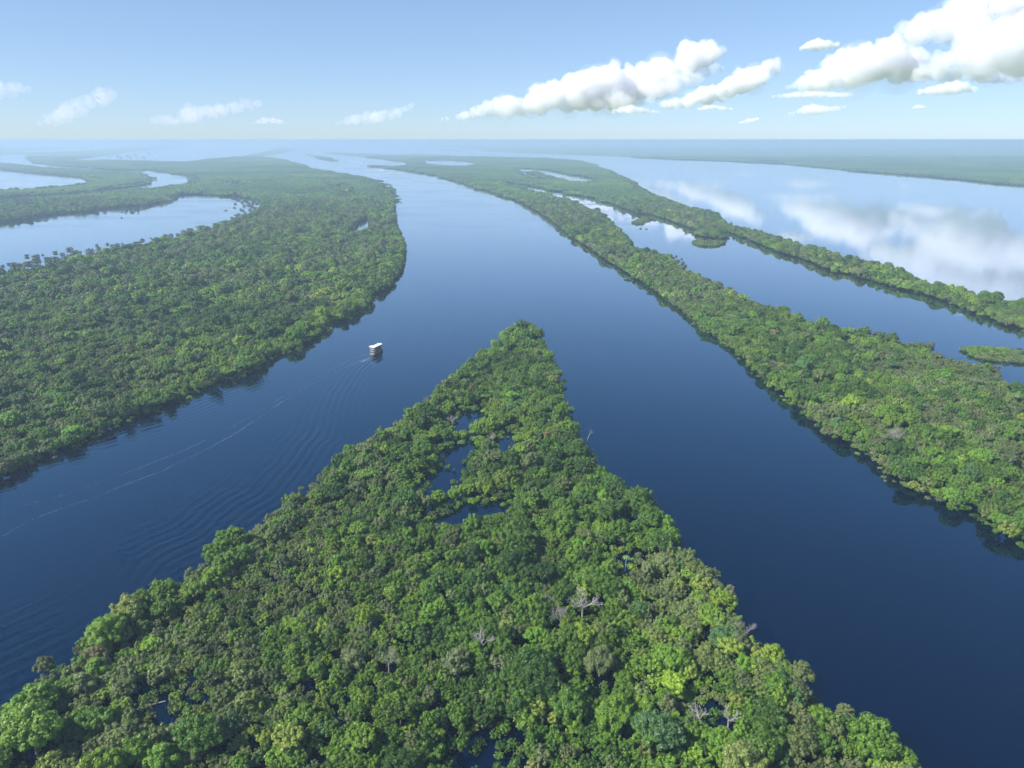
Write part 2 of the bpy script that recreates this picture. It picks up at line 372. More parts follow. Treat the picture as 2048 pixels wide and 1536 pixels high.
def water_material():
    m, n, l, out = newmat("river_water")
    body = n.new("ShaderNodeBsdfDiffuse"); body.inputs['Color'].default_value = (0.0, 0.002, 0.012, 1)
    b = n.new("ShaderNodeBsdfGlossy"); b.distribution = 'GGX'; b.inputs['Color'].default_value = (1, 1, 1, 1)
    fr = n.new("ShaderNodeFresnel"); fr.inputs['IOR'].default_value = 1.33
    # mirror share 1 - (1 - F)^2.7: reflection raised above plain Fresnel to brighten the water
    i1 = n.new("ShaderNodeMath"); i1.operation = 'SUBTRACT'; i1.inputs[0].default_value = 1.0; l.new(fr.outputs[0], i1.inputs[1])
    i2 = n.new("ShaderNodeMath"); i2.operation = 'POWER'; l.new(i1.outputs[0], i2.inputs[0]); i2.inputs[1].default_value = 2.7
    i3 = n.new("ShaderNodeMath"); i3.operation = 'SUBTRACT'; i3.inputs[0].default_value = 1.0; l.new(i2.outputs[0], i3.inputs[1])
    # painted into the reflection colour: steep reflections darkened to blue, grazing ones neutral
    tm = n.new("ShaderNodeMapRange"); tm.inputs['From Min'].default_value = 0.05; tm.inputs['From Max'].default_value = 0.85; l.new(i3.outputs[0], tm.inputs['Value'])
    tcol = n.new("ShaderNodeMix"); tcol.data_type = 'RGBA'; tcol.inputs['A'].default_value = (0.05, 0.50, 0.80, 1); tcol.inputs['B'].default_value = (0.98, 0.99, 1.0, 1)
    l.new(tm.outputs[0], tcol.inputs['Factor']); l.new(tcol.outputs['Result'], b.inputs['Color'])
    wmix = n.new("ShaderNodeMixShader"); l.new(i3.outputs[0], wmix.inputs[0]); l.new(body.outputs[0], wmix.inputs[1]); l.new(b.outputs[0], wmix.inputs[2])
    tc = n.new("ShaderNodeTexCoord")
    # wind-ruffled reaches: long streaks across the river, only on the open far water
    mp = n.new("ShaderNodeMapping"); mp.inputs['Scale'].default_value = (0.004, 0.009, 1)
    nz = n.new("ShaderNodeTexNoise"); nz.inputs['Scale'].default_value = 1.0; nz.inputs['Detail'].default_value = 7; nz.inputs['Roughness'].default_value = 0.62
    l.new(tc.outputs['Object'], mp.inputs['Vector']); l.new(mp.outputs[0], nz.inputs['Vector'])
    sx = n.new("ShaderNodeSeparateXYZ"); l.new(tc.outputs['Object'], sx.inputs[0])
    far = n.new("ShaderNodeMapRange"); far.inputs['From Min'].default_value = 1620; far.inputs['From Max'].default_value = 1760
    l.new(sx.outputs['Y'], far.inputs['Value'])
    pt = n.new("ShaderNodeMapRange"); pt.inputs['From Min'].default_value = 0.44; pt.inputs['From Max'].default_value = 0.60
    l.new(nz.outputs['Fac'], pt.inputs['Value'])
    mu = n.new("ShaderNodeMath"); mu.operation = 'MULTIPLY'; l.new(far.outputs[0], mu.inputs[0]); l.new(pt.outputs[0], mu.inputs[1])
    # the sheltered right-hand arm stays glassy
    gl = n.new("ShaderNodeMapRange"); gl.inputs['From Min'].default_value = 250; gl.inputs['From Max'].default_value = 420
    gl.inputs['To Min'].default_value = 1; gl.inputs['To Max'].default_value = 0.0
    l.new(sx.outputs['X'], gl.inputs['Value'])
    mu2 = n.new("ShaderNodeMath"); mu2.operation = 'MULTIPLY'; l.new(mu.outputs[0], mu2.inputs[0]); l.new(gl.outputs[0], mu2.inputs[1])
    rr = n.new("ShaderNodeMapRange"); rr.inputs['To Min'].default_value = 0.03; rr.inputs['To Max'].default_value = 0.17
    l.new(mu2.outputs[0], rr.inputs['Value']); l.new(rr.outputs[0], b.inputs['Roughness'])
    # fine ripples
    w1 = n.new("ShaderNodeTexNoise"); w1.inputs['Scale'].default_value = 0.9; w1.inputs['Detail'].default_value = 3
    l.new(tc.outputs['Object'], w1.inputs['Vector'])
    bp = n.new("ShaderNodeBump"); bp.inputs['Strength'].default_value = 0.25; bp.inputs['Distance'].default_value = 0.03
    l.new(w1.outputs['Fac'], bp.inputs['Height']); l.new(bp.outputs[0], b.inputs['Normal']); l.new(bp.outputs[0], fr.inputs['Normal'])
    l.new(wmix.outputs[0], out.inputs['Surface'])
    return m
M_WATER = water_material()
water = tag(link("river_water", wme, M_WATER), kind="structure")
bed = MB(); bed.v = [(-82000,-3000,-6),(82000,-3000,-6),(82000,82000,-6),(-82000,82000,-6)]; bed.f = [(0,1,2,3)]

# ------------------------------------------------------------------ crowns
def ico(sub=1):
    t = (1 + 5 ** .5) / 2
    v = [(-1,t,0),(1,t,0),(-1,-t,0),(1,-t,0),(0,-1,t),(0,1,t),(0,-1,-t),(0,1,-t),(t,0,-1),(t,0,1),(-t,0,-1),(-t,0,1)]
    f = [(0,11,5),(0,5,1),(0,1,7),(0,7,10),(0,10,11),(1,5,9),(5,11,4),(11,10,2),(10,7,6),(7,1,8),(3,9,4),(3,4,2),(3,2,6),(3,6,8),(3,8,9),(4,9,5),(2,4,11),(6,2,10),(8,6,7),(9,8,1)]
    v = [np.array(p) / np.linalg.norm(p) for p in v]
    for _ in range(sub):
        c = {}; g = []
        def mid(a, b):
            k = (min(a, b), max(a, b))
            if k not in c:
                p = v[a] + v[b]; v.append(p / np.linalg.norm(p)); c[k] = len(v) - 1
            return c[k]
        for a, b, d in f:
            x, y, z = mid(a, b), mid(b, d), mid(d, a)
            g += [(a, x, z), (b, y, x), (d, z, y), (x, y, z)]
        f = g
    return np.array(v), np.array(f, np.int32)
ICO0, ICO1 = ico(0), ico(1)
def rdirs(r, n):
    d = r.normal(size=(n, 3)); return d / np.linalg.norm(d, axis=1)[:, None]
def leaf_quads(r, pos, nor, size):
    n = len(pos)
    t = np.cross(nor, rdirs(r, n)); t /= np.linalg.norm(t, axis=1)[:, None] + 1e-9
    b = np.cross(nor, t)
    sz = (size * r.uniform(.65, 1.35, n))[:, None]
    asp = r.uniform(.55, .95, n)[:, None]
    fold = nor * sz * r.uniform(-.25, .25, n)[:, None]
    v = np.stack([pos - t * sz, pos + b * sz * asp + fold, pos + t * sz * r.uniform(.7, 1.1, n)[:, None], pos - b * sz * asp + fold], 1)
    return v.reshape(-1, 3)
def crown_lobes(r, kind):
    """(centres, radii) of the leaf masses of one crown"""
    L = []
    if kind == 'round':      # a dome of many small masses
        R, c, zc, n = 4.6, 3.6, 6.6, 60
    elif kind == 'lobed':    # a big spreading crown
        R, c, zc, n = 6.4, 4.2, 8.6, 84
    elif kind == 'flat':     # an umbrella
        R, c, zc, n = 6.0, 1.7, 9.0, 58
    elif kind == 'tall':
        R, c, zc, n = 3.1, 5.2, 7.4, 46
    elif kind == 'bushy':
        R, c, zc, n = 3.7, 3.1, 4.6, 44
    elif kind == 'small':
        R, c, zc, n = 2.7, 2.6, 3.9, 28
    else:                    # shrub
        R, c, zc, n = 2.5, 1.3, 1.3, 22
    ga = math.pi * (3 - 5 ** .5); ph = r.uniform(0, 6.28)
    squ = r.uniform(.82, 1.18)
    for i in range(n):
        z = 1 - (i + .5) / n * (1.25 if kind in ('flat',) else 1.55)
        z += r.uniform(-.08, .08); z = max(-.75, min(1, z))
        q = math.sqrt(max(0, 1 - z * z)); a = ph + ga * i + r.uniform(-.25, .25)
        k = r.uniform(.55, 1.06)
        rad = R * r.choice([.11, .15, .20, .27]) * r.uniform(.85, 1.15) * (1.0 if kind != 'flat' else .75)
        L.append((q * math.cos(a) * R * k * squ, q * math.sin(a) * R * k / squ, max(rad * .7, zc + z * c * k + r.uniform(-.4, .4)), rad))
    L.append((0, 0, zc, R * .45 if kind != 'flat' else 1.4))
    return np.array(L)
def make_crown(name, kind, seed, leaf, cover, core=ICO0):
    r = np.random.default_rng(seed)
    L = crown_lobes(r, kind)
    P, N = [], []
    for i, (x, y, z, q) in enumerate(L):
        n = int(4 * math.pi * q * q / (leaf * leaf * 1.7) * cover) + 6
        d = rdirs(r, n); d = d[d[:, 2] > -.55]
        sq = r.uniform(.7, 1.3, 3); p = np.array([x, y, z]) + d * sq * q * r.uniform(.68, 1.24, len(d))[:, None]
        dd = np.linalg.norm(p[:, None, :] - L[None, :, :3], axis=2) / L[None, :, 3]
        dd[:, i] = 9
        k = dd.min(1) > .78
        p, d = p[k], d[k]
        nn = d + rdirs(r, len(d)) * .55 + np.array([0, 0, .25]); nn /= np.linalg.norm(nn, axis=1)[:, None]
        P.append(p); N.append(nn)
    P = np.concatenate(P); N = np.concatenate(N)
    k = P[:, 2] > .15
    P, N = P[k], N[k]
    v = leaf_quads(r, P, N, leaf)
    q = np.arange(len(v)).reshape(-1, 4)
    cv, cf = core
    vs = [v]; ts = []; off = len(v)
    for x, y, z, rad in L:
        vs.append(cv * rad * .66 * np.array([1, 1, .95]) * r.uniform(.92, 1.08, (len(cv), 1)) + np.array([x, y, z]))
        ts.append(cf + off); off += len(cv)
    me = mesh_np(name, np.concatenate(vs), [q, np.concatenate(ts)])
    me.materials.append(M_LEAF)
    return me, L
def make_trunk(name, kind, seed, L):
    r = random.Random(seed); m = MB()
    zc = float(np.mean(L[:, 2]))
    top = zc * .92
    lean = (r.uniform(-.5, .5), r.uniform(-.5, .5))
    fork = max(.6, top * .45); tr = {'lobed': .36, 'flat': .30, 'round': .26}.get(kind, .17)
    pts = [(0, 0, -1.0), (lean[0]*.3, lean[1]*.3, fork*.5), (lean[0]*.6, lean[1]*.6, fork), (lean[0], lean[1], top)]
    m.tube(pts, [tr*1.25, tr, tr*.85, tr*.4], 7)
    ks = list(range(len(L))); r.shuffle(ks)
    for k in ks[:9]:
        x, y, z, q = L[k]
        a = r.uniform(.0, .8); s = Vector((lean[0]*(.6+.4*a), lean[1]*(.6+.4*a), fork + (top - fork)*a))
        e = Vector((x, y, z)); mid = (s + e)/2 + Vector((0, 0, -.25))
        m.tube([s, mid, e], [tr*.45, tr*.3, tr*.12], 5)
    return m.mesh(name)
KINDS = ['round', 'lobed', 'flat', 'tall', 'bushy', 'small', 'shrub']
PROTO = []            # (kind, crown mesh, trunk mesh)
for ki, kd in enumerate(KINDS):
    for vv in range(3 if kd in ('round', 'lobed', 'bushy') else 2):
        leaf = {'round': .29, 'lobed': .31, 'flat': .29, 'tall': .29, 'bushy': .26, 'small': .25, 'shrub': .25}[kd]
        me, L = make_crown("crown", kd, 100 + ki * 10 + vv, leaf, 1.35)
        PROTO.append((kd, me, make_trunk("trunk", kd, 300 + ki * 10 + vv, L)))
PK = {k: [i for i, p in enumerate(PROTO) if p[0] == k] for k in KINDS}
MID = []
for ki, kd in enumerate(KINDS):
    me, L = make_crown("crown_mid", kd, 500 + ki, 0.85, 1.15)
    MID.append((kd, me))
def make_patch(name, seed, size=90.0):
    r = np.random.default_rng(seed); V = []; Q = []; Tt = []; off = 0
    g = 7.0; n = int(size / g)
    for i in range(n):
        for j in range(n):
            x = (i + .5 + r.uniform(-.45, .45)) * g - size / 2; y = (j + .5 + r.uniform(-.45, .45)) * g - size / 2
            R = r.uniform(3.2, 6.2); z = r.uniform(5.5, 10.0) + (2.5 if r.uniform() < .08 else 0)
            for kk in range(3):
                cv, cf = ICO0
                ox, oy = r.normal(size=2) * R * .35
                V.append(cv * np.array([R * .62, R * .62, R * .55]) * r.uniform(.8, 1.2, (len(cv), 1)) + np.array([x + ox, y + oy, z - R * .35])); Tt.append(cf + off); off += len(cv)
            d = rdirs(r, 26); d = d[d[:, 2] > -.2]
            p = np.array([x, y, z - R * .35]) + d * np.array([R, R, R * .75]) * r.uniform(.7, 1.05, (len(d), 1))
            nn = d + rdirs(r, len(d)) * .5; nn /= np.linalg.norm(nn, axis=1)[:, None]
            v = leaf_quads(r, p, nn, 1.25)
            V.append(v); Q.append(np.arange(len(v)).reshape(-1, 4) + off); off += len(v)
    me = mesh_np(name, np.concatenate(V), [np.concatenate(Q), np.concatenate(Tt)])
    me.materials.append(M_LEAF)
    return me
PATCH = [make_patch("canopy_patch", 900 + i) for i in range(4)]

# ------------------------------------------------------------------ where the trees stand
EXCL = []
def scatter(land, spacing, ymin, ymax, keep=1.0, inset=0.0):
    poly = land[1]
    x0, y0 = poly.min(0); x1, y1 = poly.max(0)
    y0 = max(y0, ymin); y1 = min(y1, ymax)
    lim = .95 * y1 + 100
    x0 = max(x0, -lim); x1 = min(x1, lim)
    if x1 <= x0 or y1 <= y0: return np.zeros((0, 2))
    xs = np.arange(x0, x1, spacing); ys = np.arange(y0, y1, spacing)
    X, Y = np.meshgrid(xs, ys); X = X.ravel(); Y = Y.ravel()
    k = in_view(X, Y); X, Y = X[k], Y[k]
    X = X + rng.uniform(-.5, .5, len(X)) * spacing; Y = Y + rng.uniform(-.5, .5, len(Y)) * spacing
    k = (rng.uniform(size=len(X)) < keep)
    X, Y = X[k], Y[k]
    k = on_land(land, X, Y); X, Y = X[k], Y[k]
    for ex, ey, er in EXCL:
        k = np.hypot(X - ex, Y - ey) > er; X, Y = X[k], Y[k]
    if inset > 0 and len(X):
        k = edge_dist([poly] + land[2], X, Y) > inset; X, Y = X[k], Y[k]
    return np.stack([X, Y], 1)
# bare trees: (pixel, height, crown radius, label, twig levels, pale)
BARE = [(1166,1200,14.0,5.2,'bare pale grey tree standing among green crowns right of centre',5,True),
        (1122,1226,11.5,3.4,'smaller leafless brown-grey tree left of the pale bare tree',5,False),
        (1102,1190,9.5,2.2,'little twiggy grey tree between the lime-green and the pale bare trees',4,False),
        (966,1274,12.5,3.8,'grey bare-topped tree left of the bright lime-green crown',4,True),
        (776,1314,11.0,3.4,'pinkish grey leafless tree left of centre in the lower canopy',5,False),
        (1411,1428,7.5,3.6,'dead white tree leaning over a dark gap at lower right',4,True),
        (1458,1428,9.0,3.2,'white dead tree with thick branches just right of the dark gap',4,True),
        (1451,1530,8.5,1.8,'forked white dead trunk at the bottom edge of the forest',2,True),
        (1790,872,14.0,6.2,'large dome-shaped leafless grey tree on the right-hand island',6,False),
        (1829,896,10.0,2.6,'small leafless grey tree right of the dome-shaped bare one',5,False),
        (1137,872,6.5,2.2,'pale bare tree leaning at the water on the right shore of the point',4,True),
        (1489,1256,11.0,2.6,'brown bare-branched tree on the right shore above the lime tree',5,False),
        (905,840,5.0,3.0,'brown leafless shrubby tree beside the upper small lagoon',5,False),
        (985,876,4.5,3.4,'grey-brown leafless thicket tree between the small lagoons',5,False)]
# crowns that stand out: (pixel of the crown's middle, kind, size, hue, brightness)
STANDOUT = [(1278,996,'lobed',1.25,.16,1.0),(1302,1032,'lobed',1.05,.20,1.0),(1450,1272,'lobed',.85,.958,1.05),(1560,1370,'round',1.1,.22,1.1),(1588,1392,'round',.9,.955,.9),
            (1072,1268,'flat',.8,.90,1.1),(1056,1300,'flat',.6,.90,1.0),(925,1275,'flat',.55,.89,1.0),(915,1322,'round',1.15,.80,.95),(215,1258,'lobed',1.1,.42,1.1),(60,1456,'lobed',1.3,.40,1.1),
            (436,1102,'lobed',1.0,.30,1.0),(1545,1308,'round',.9,.55,1.05),(1200,1320,'lobed',.9,.78,1.05),(1690,1420,'round',.6,.80,1.1),(1602,1345,'round',.9,.76,1.0),(1212,1172,'lobed',1.0,.25,.85),
            (1745,1472,'lobed',1.15,.28,1.05),(92,1332,'round',.7,.82,.8)]
STAND = []
for (tu, tv, tk_, ts, th_, tl) in STANDOUT:
    tx, ty = gp(tu, tv, {'round': 6.6, 'lobed': 8.6, 'flat': 9.0}[tk_] * ts)
    EXCL.append((tx, ty, {'round': 4.6, 'lobed': 6.4, 'flat': 6.0}[tk_] * ts * .8)); STAND.append((tx, ty, tk_, ts, th_, tl))
SNAG = gp(1173, 887)
for (bu, bv, bh, br, *_r) in BARE:
    bx, by = gp(bu, bv, bh * .75); EXCL.append((bx, by, br * .85))
NEAR_Y, MID_Y, PATCH_Y = 900.0, 2500.0, 9000.0
def pick_hue(x, y, big, ed, r):
    """species colour: big dark trees by the shores, dull low scrub in patches"""
    n = len(x)
    a = fbm(x, y, 70, 21); b = fbm(x, y, 150, 33)
    h = np.clip(0.30 + (a - .5) * .55 + r.normal(size=n) * .10, 0.03, .60)
    h = np.where(big, np.clip(h - .06, .02, 1), h)
    scrub = (b > .52) & (~big)
    q = r.uniform(size=n)
    h = np.where(scrub & (q < .62), r.uniform(.68, .84, n), h)
    h = np.where((~scrub) & (q < .10), r.uniform(.68, .82, n), h)
    h = np.where((q > .91) & (q < .945), r.uniform(.52, .63, n), h)
    h = np.where((q > .95) & (q < .972), r.uniform(.88, .905, n), h)
    h = np.where((q > .972) & (q < .99), r.uniform(.945, .965, n), h)
    h = np.where(q > .99, r.uniform(.97, 1.0, n), h)
    v = np.clip(1.0 + (fbm(x, y, 30, 41) - .5) * .8 + r.normal(size=n) * .16, .5, 1.6)
    return h, v
def choose(kinds, weights, n, table):
    k = rng.choice(len(kinds), size=n, p=np.array(weights) / sum(weights))
    out = np.zeros(n, int)
    for i, kd in enumerate(kinds):
        s = k == i
        out[s] = rng.choice(table[kd], size=s.sum())
    return out
MK = {k: [i] for i, k in enumerate(KINDS)}
FOREST = {}
for land in LANDS:
    nm = land[0]; polys = [land[1]] + land[2]
    near = []; mid = []
    islet = nm.startswith('islet')
    # --- near trees, three layers
    if not islet:
        b = scatter(land, 11.5, 0, NEAR_Y, .62, 2.5)
    else:
        b = np.zeros((0, 2))
    m = scatter(land, 7.0, 0, NEAR_Y, .78, 1.5)
    s = scatter(land, 4.4, 0, NEAR_Y, .92, .3)
    if nm == 'peninsula':
        def scrubby(q):
            return (edge_dist(polys, q[:, 0], q[:, 1]) > 18) & (fbm(q[:, 0], q[:, 1], 85, 88) > .43)
        m = m[~(scrubby(m) & (rng.uniform(size=len(m)) < .78))]
        fine = scatter(land, 3.3, 0, NEAR_Y, .9, .3); fine = fine[scrubby(fine)]
        s = s[~scrubby(s)]
    else:
        fine = np.zeros((0, 2))
    low = {'islet_a': 1.25, 'islet_b': 1.3, 'islet_c': .8}.get(nm, 1.0)
    if len(b):
        ed = edge_dist(polys, b[:, 0], b[:, 1])
        tall = fbm(b[:, 0], b[:, 1], 110, 55)
        if nm == 'peninsula':
            k = (tall > .60) | ((ed < 26) & (tall > .30))
        else:                                # rows of taller trees along the old levees
            k = np.sin(ed * 2 * math.pi / 58 + fbm(b[:, 0], b[:, 1], 90, 56) * 3) + rng.normal(size=len(b)) * .35 > -.15
        b = b[k]; ed = ed[k]
    if nm == 'peninsula':
        hd = lambda q: edge_dist(land[2], q[:, 0], q[:, 1])
        b = b[hd(b) > 11]; m = m[hd(m) > 7]
        ed = edge_dist(polys, b[:, 0], b[:, 1])
    rb = np.zeros(0)
    if len(b):
        pr = choose(['lobed', 'round', 'flat', 'tall'], [.40, .34, .14, .12], len(b), PK)
        sc = rng.uniform(.72, 1.12, len(b)) * (1.12 if nm == 'left' else 1.0); hh, vv = pick_hue(b[:, 0], b[:, 1], np.ones(len(b), bool), ed, rng)
        near.append(np.column_stack([b, pr, sc, hh, vv])); rb = sc * 5.0
    for q, kinds, wts, scl in ((m, ['round', 'bushy', 'flat', 'tall'], [.30, .45, .10, .15], (.62, .95)), (s, ['bushy', 'small', 'shrub'], [.42, .46, .12], (.7, 1.1)), (fine, ['bushy', 'small'], [.3, .7], (.55, .85))):
        if not len(q): continue
        if len(b):
            d = np.full(len(q), 1e9)
            for i0 in range(0, len(b), 400):
                d = np.minimum(d, (np.hypot(q[:, None, 0] - b[None, i0:i0+400, 0], q[:, None, 1] - b[None, i0:i0+400, 1]) / rb[None, i0:i0+400]).min(1))
            q = q[d > .62]
        ed = edge_dist(polys, q[:, 0], q[:, 1])
        pr = choose(kinds, wts, len(q), PK)
        sh = choose(['shrub', 'small'], [.55, .45], len(q), PK)
        pr = np.where((ed < 3.2) & (rng.uniform(size=len(q)) < .6), sh, pr)
        if islet: pr = choose(['shrub'], [1], len(q), PK)
        if nm == 'peninsula': pr = np.where(edge_dist(land[2], q[:, 0], q[:, 1]) < 7, choose(['shrub'], [1], len(q), PK), pr)
        sc = rng.uniform(*scl, len(q)) * low
        hh, vv = pick_hue(q[:, 0], q[:, 1], np.zeros(len(q), bool), ed, rng)
        near.append(np.column_stack([q, pr, sc, hh, vv]))
    if nm in ('peninsula', 'left', 'right'):
        fr = []
        for poly in polys:
            seg = np.roll(poly, -1, 0) - poly; sl = np.hypot(seg[:, 0], seg[:, 1])
            for i in range(len(poly)):
                if np.hypot(*poly[i]) > NEAR_Y * 1.05 or sl[i] > 200: continue
                for _ in range(rng.poisson(sl[i] / 7.5)):
                    t = rng.uniform(); nrm = np.array([-seg[i][1], seg[i][0]]) / (sl[i] + 1e-6)
                    fr.append(poly[i] + seg[i] * t + nrm * rng.normal() * 2.2)
        fr = np.array(fr) if fr else np.zeros((0, 2))
        if len(fr): fr = fr[in_view(fr[:, 0], fr[:, 1])]
        if len(fr):
            hh, vv = pick_hue(fr[:, 0], fr[:, 1], np.zeros(len(fr), bool), None, rng)
            near.append(np.column_stack([fr, choose(['shrub', 'small'], [.75, .25], len(fr), PK), rng.uniform(.35, 1.0, len(fr)), hh, vv]))
    if nm == 'peninsula':
        near.append(np.array([[tx, ty, PK[tk_][i % len(PK[tk_])], ts, th_, tl] for i, (tx, ty, tk_, ts, th_, tl) in enumerate(STAND)]))
    # --- farther trees
    m = scatter(land, 9.5, NEAR_Y, MID_Y, .92, 1.5)
    s = scatter(land, 6.2, NEAR_Y, MID_Y, .95, .3)
    for q, kinds, wts, scl in ((m, ['lobed', 'round', 'flat', 'tall', 'bushy'], [.3, .38, .1, .08, .14], (.68, 1.0)), (s, ['bushy', 'small', 'round'], [.5, .3, .2], (.75, 1.15))):
        if not len(q): continue
        ed = edge_dist(polys, q[:, 0], q[:, 1]) if len(q) < 60000 else np.full(len(q), 99.)
        if nm in ('left', 'right') and scl[0] < .7 and len(q) < 60000:
            k = np.sin(ed * 2 * math.pi / 70 + fbm(q[:, 0], q[:, 1], 120, 56) * 3) + rng.normal(size=len(q)) * .35 > -.25
            q = q[k]; ed = ed[k]; scl = (.85, 1.2)
        pr = choose(kinds, wts, len(q), MK)
        pr = np.where(ed < 3.5, MK['small'][0], pr)
        if islet: pr[:] = MK['shrub'][0]
        sc = rng.uniform(*scl, len(q)) * low
        hh, vv = pick_hue(q[:, 0], q[:, 1], np.zeros(len(q), bool), ed, rng)
        mid.append(np.column_stack([q, pr + 1000, sc, hh, vv]))
    far = []
    p = scatter(land, 62.0, MID_Y, PATCH_Y, 1.0, 12)
    if len(p):
        hh = np.clip(.26 + (fbm(p[:, 0], p[:, 1], 300, 61) - .5) * .5 + rng.normal(size=len(p)) * .03, .05, .45)
        far.append(np.column_stack([p, rng.integers(0, 4, len(p)) + 2000, rng.uniform(.85, 1.1, len(p)), hh, rng.uniform(.9, 1.1, len(p))]))
    # single crowns along the shores of the far woods
    e = scatter(land, 11.0, MID_Y, 5200, 1.0, .5)
    if len(e):
        ed = edge_dist(polys, e[:, 0], e[:, 1]); e = e[ed < 26]
        hh, vv = pick_hue(e[:, 0], e[:, 1], np.zeros(len(e), bool), None, rng)
        far.append(np.column_stack([e, choose(['round', 'lobed', 'bushy'], [.4, .3, .3], len(e), MK) + 1000, rng.uniform(.8, 1.15, len(e)), hh, vv]))
    FOREST[nm] = [np.concatenate(q) if q else np.zeros((0, 6)) for q in (near, mid, far)]
    print("FOREST", nm, [len(q) for q in FOREST[nm]])

# ------------------------------------------------------------------ the 300 trees that show largest, one by one
allnear = [(nm, i) for nm in FOREST for i in range(len(FOREST[nm][0]))]
arr = np.concatenate([FOREST[nm][0] for nm in FOREST])
RAD = {'round': 4.6, 'lobed': 6.4, 'flat': 6.0, 'tall': 3.4, 'bushy': 3.7, 'small': 2.7, 'shrub': 2.5}
kd_of = np.array([p[0] for p in PROTO])
rad = np.array([RAD[kd_of[int(a)]] for a in arr[:, 2]]) * arr[:, 3]
u, v, d = to_px(arr[:, 0], arr[:, 1], 7.0)
size = rad / d * FPX
size[(u < 6) | (u > 2042) | (v < 0) | (v > 1526)] = 0
size[[kd_of[int(a)] in ('shrub', 'small') for a in arr[:, 2]]] = 0
BIG = np.argsort(-size)[:300]
def colour_word(h):
    for t, w in ((.10, 'very dark green'), (.22, 'dark green'), (.36, 'mid green'), (.48, 'fresh green'), (.58, 'yellow-green'), (.66, 'pale yellow-green'),
                 (.76, 'dull olive'), (.86, 'grey-olive'), (.925, 'bright lime-green'), (.966, 'blue-green'), (2, 'straw-coloured')):
        if h < t: return w
SHAPE = {'round': 'domed', 'lobed': 'broad spreading', 'flat': 'flat-topped', 'tall': 'narrow tall', 'bushy': 'low bushy'}
recs = []
for g in BIG:
    nm, i = allnear[g]; x, y, pr, sc, hh, vv = arr[g]
    recs.append(dict(x=x, y=y, pr=int(pr), sc=sc, hue=hh, val=vv, u=u[g], v=v[g], size=size[g], land=nm, key=(nm, i)))
def zone(t):
    uu, vvv = t['u'], t['v']
    row = 'at bottom edge' if vvv > 1440 else 'near bottom' if vvv > 1330 else 'in lower canopy' if vvv > 1210 else 'halfway up the point' if vvv > 1000 else 'on the upper point'
    if t['land'] == 'left': return 'on the left bank'
    if t['land'] == 'right': return 'on the right-hand island'
    c = ['far left', 'left', 'left of centre', 'centre', 'right of centre', 'right', 'far right'][min(6, max(0, int(uu / 293)))]
    return f'{row}, {c}'
byk = {}
for t in recs:
    t['lab'] = (SHAPE[kd_of[t['pr']]], colour_word(t['hue']), zone(t)); byk.setdefault(t['lab'], []).append(t)
ORD = ['leftmost', 'second from left', 'third from left', 'fourth from left', 'fifth from left', 'sixth from left', 'seventh from left', 'eighth from left', 'ninth from left', 'tenth from left', 'eleventh from left', 'twelfth from left']
for key, ts in byk.items():
    s_, c_, z_ = key
    ts.sort(key=lambda t: t['u'])
    for i, t in enumerate(ts):
        if len(ts) == 1: t['label'] = f'{s_} {c_} tree {z_}'
        else: t['label'] = f'{s_} {c_} tree {z_}, {ORD[min(i, 11)]}'
for t in recs:
    kd, cm, tm = PROTO[t['pr']]
    e = link("rainforest_tree", None); e.location = (t['x'], t['y'], 0); e.scale = (t['sc'],) * 3
    e.rotation_euler = (0, 0, random.Random(t['key'][1]).uniform(0, 6.28)); e.empty_display_size = 1
    tag(e, t['label'], 'tree', 'trees of the near canopy')
    tr = link("trunk", tm, M_BARK, e)
    c = link("crown", cm, None, e); c['hue'] = float(t['hue']); c['val'] = float(t['val'])
gone = {}
for t in recs: gone.setdefault(t['key'][0], set()).add(t['key'][1])

# ------------------------------------------------------------------ the rest of each wood: one object per wood
PROTO_OBJ = {}
for i, p in enumerate(PROTO): PROTO_OBJ[i] = bpy.data.objects.new("crown_shape", p[1])
for i, p in enumerate(MID): PROTO_OBJ[1000 + i] = bpy.data.objects.new("crown_shape", p[1])
for i, p in enumerate(PATCH): PROTO_OBJ[2000 + i] = bpy.data.objects.new("canopy_shape", p)
def forest_tree_group(keys):
    ng = bpy.data.node_groups.new("forest", 'GeometryNodeTree')
    ng.interface.new_socket(name="Geometry", in_out='INPUT', socket_type='NodeSocketGeometry')
    ng.interface.new_socket(name="Geometry", in_out='OUTPUT', socket_type='NodeSocketGeometry')
    n, l = ng.nodes, ng.links
    gi = n.new("NodeGroupInput"); go = n.new("NodeGroupOutput")
    jg = n.new("GeometryNodeJoinGeometry")
    for k in reversed(keys):
        oi = n.new("GeometryNodeObjectInfo"); oi.transform_space = 'ORIGINAL'; oi.inputs['As Instance'].default_value = True
        oi.inputs['Object'].default_value = PROTO_OBJ[k]
        l.new(oi.outputs['Geometry'], jg.inputs[0])
    iop = n.new("GeometryNodeInstanceOnPoints"); iop.inputs['Pick Instance'].default_value = True
    def att(name, typ):
        a = n.new("GeometryNodeInputNamedAttribute"); a.data_type = typ; a.inputs['Name'].default_value = name; return a.outputs['Attribute']
    l.new(gi.outputs[0], iop.inputs['Points']); l.new(jg.outputs[0], iop.inputs['Instance'])
    l.new(att('shape', 'INT'), iop.inputs['Instance Index']); l.new(att('turn', 'FLOAT_VECTOR'), iop.inputs['Rotation']); l.new(att('size', 'FLOAT_VECTOR'), iop.inputs['Scale'])
    l.new(iop.outputs[0], go.inputs[0])
    return ng
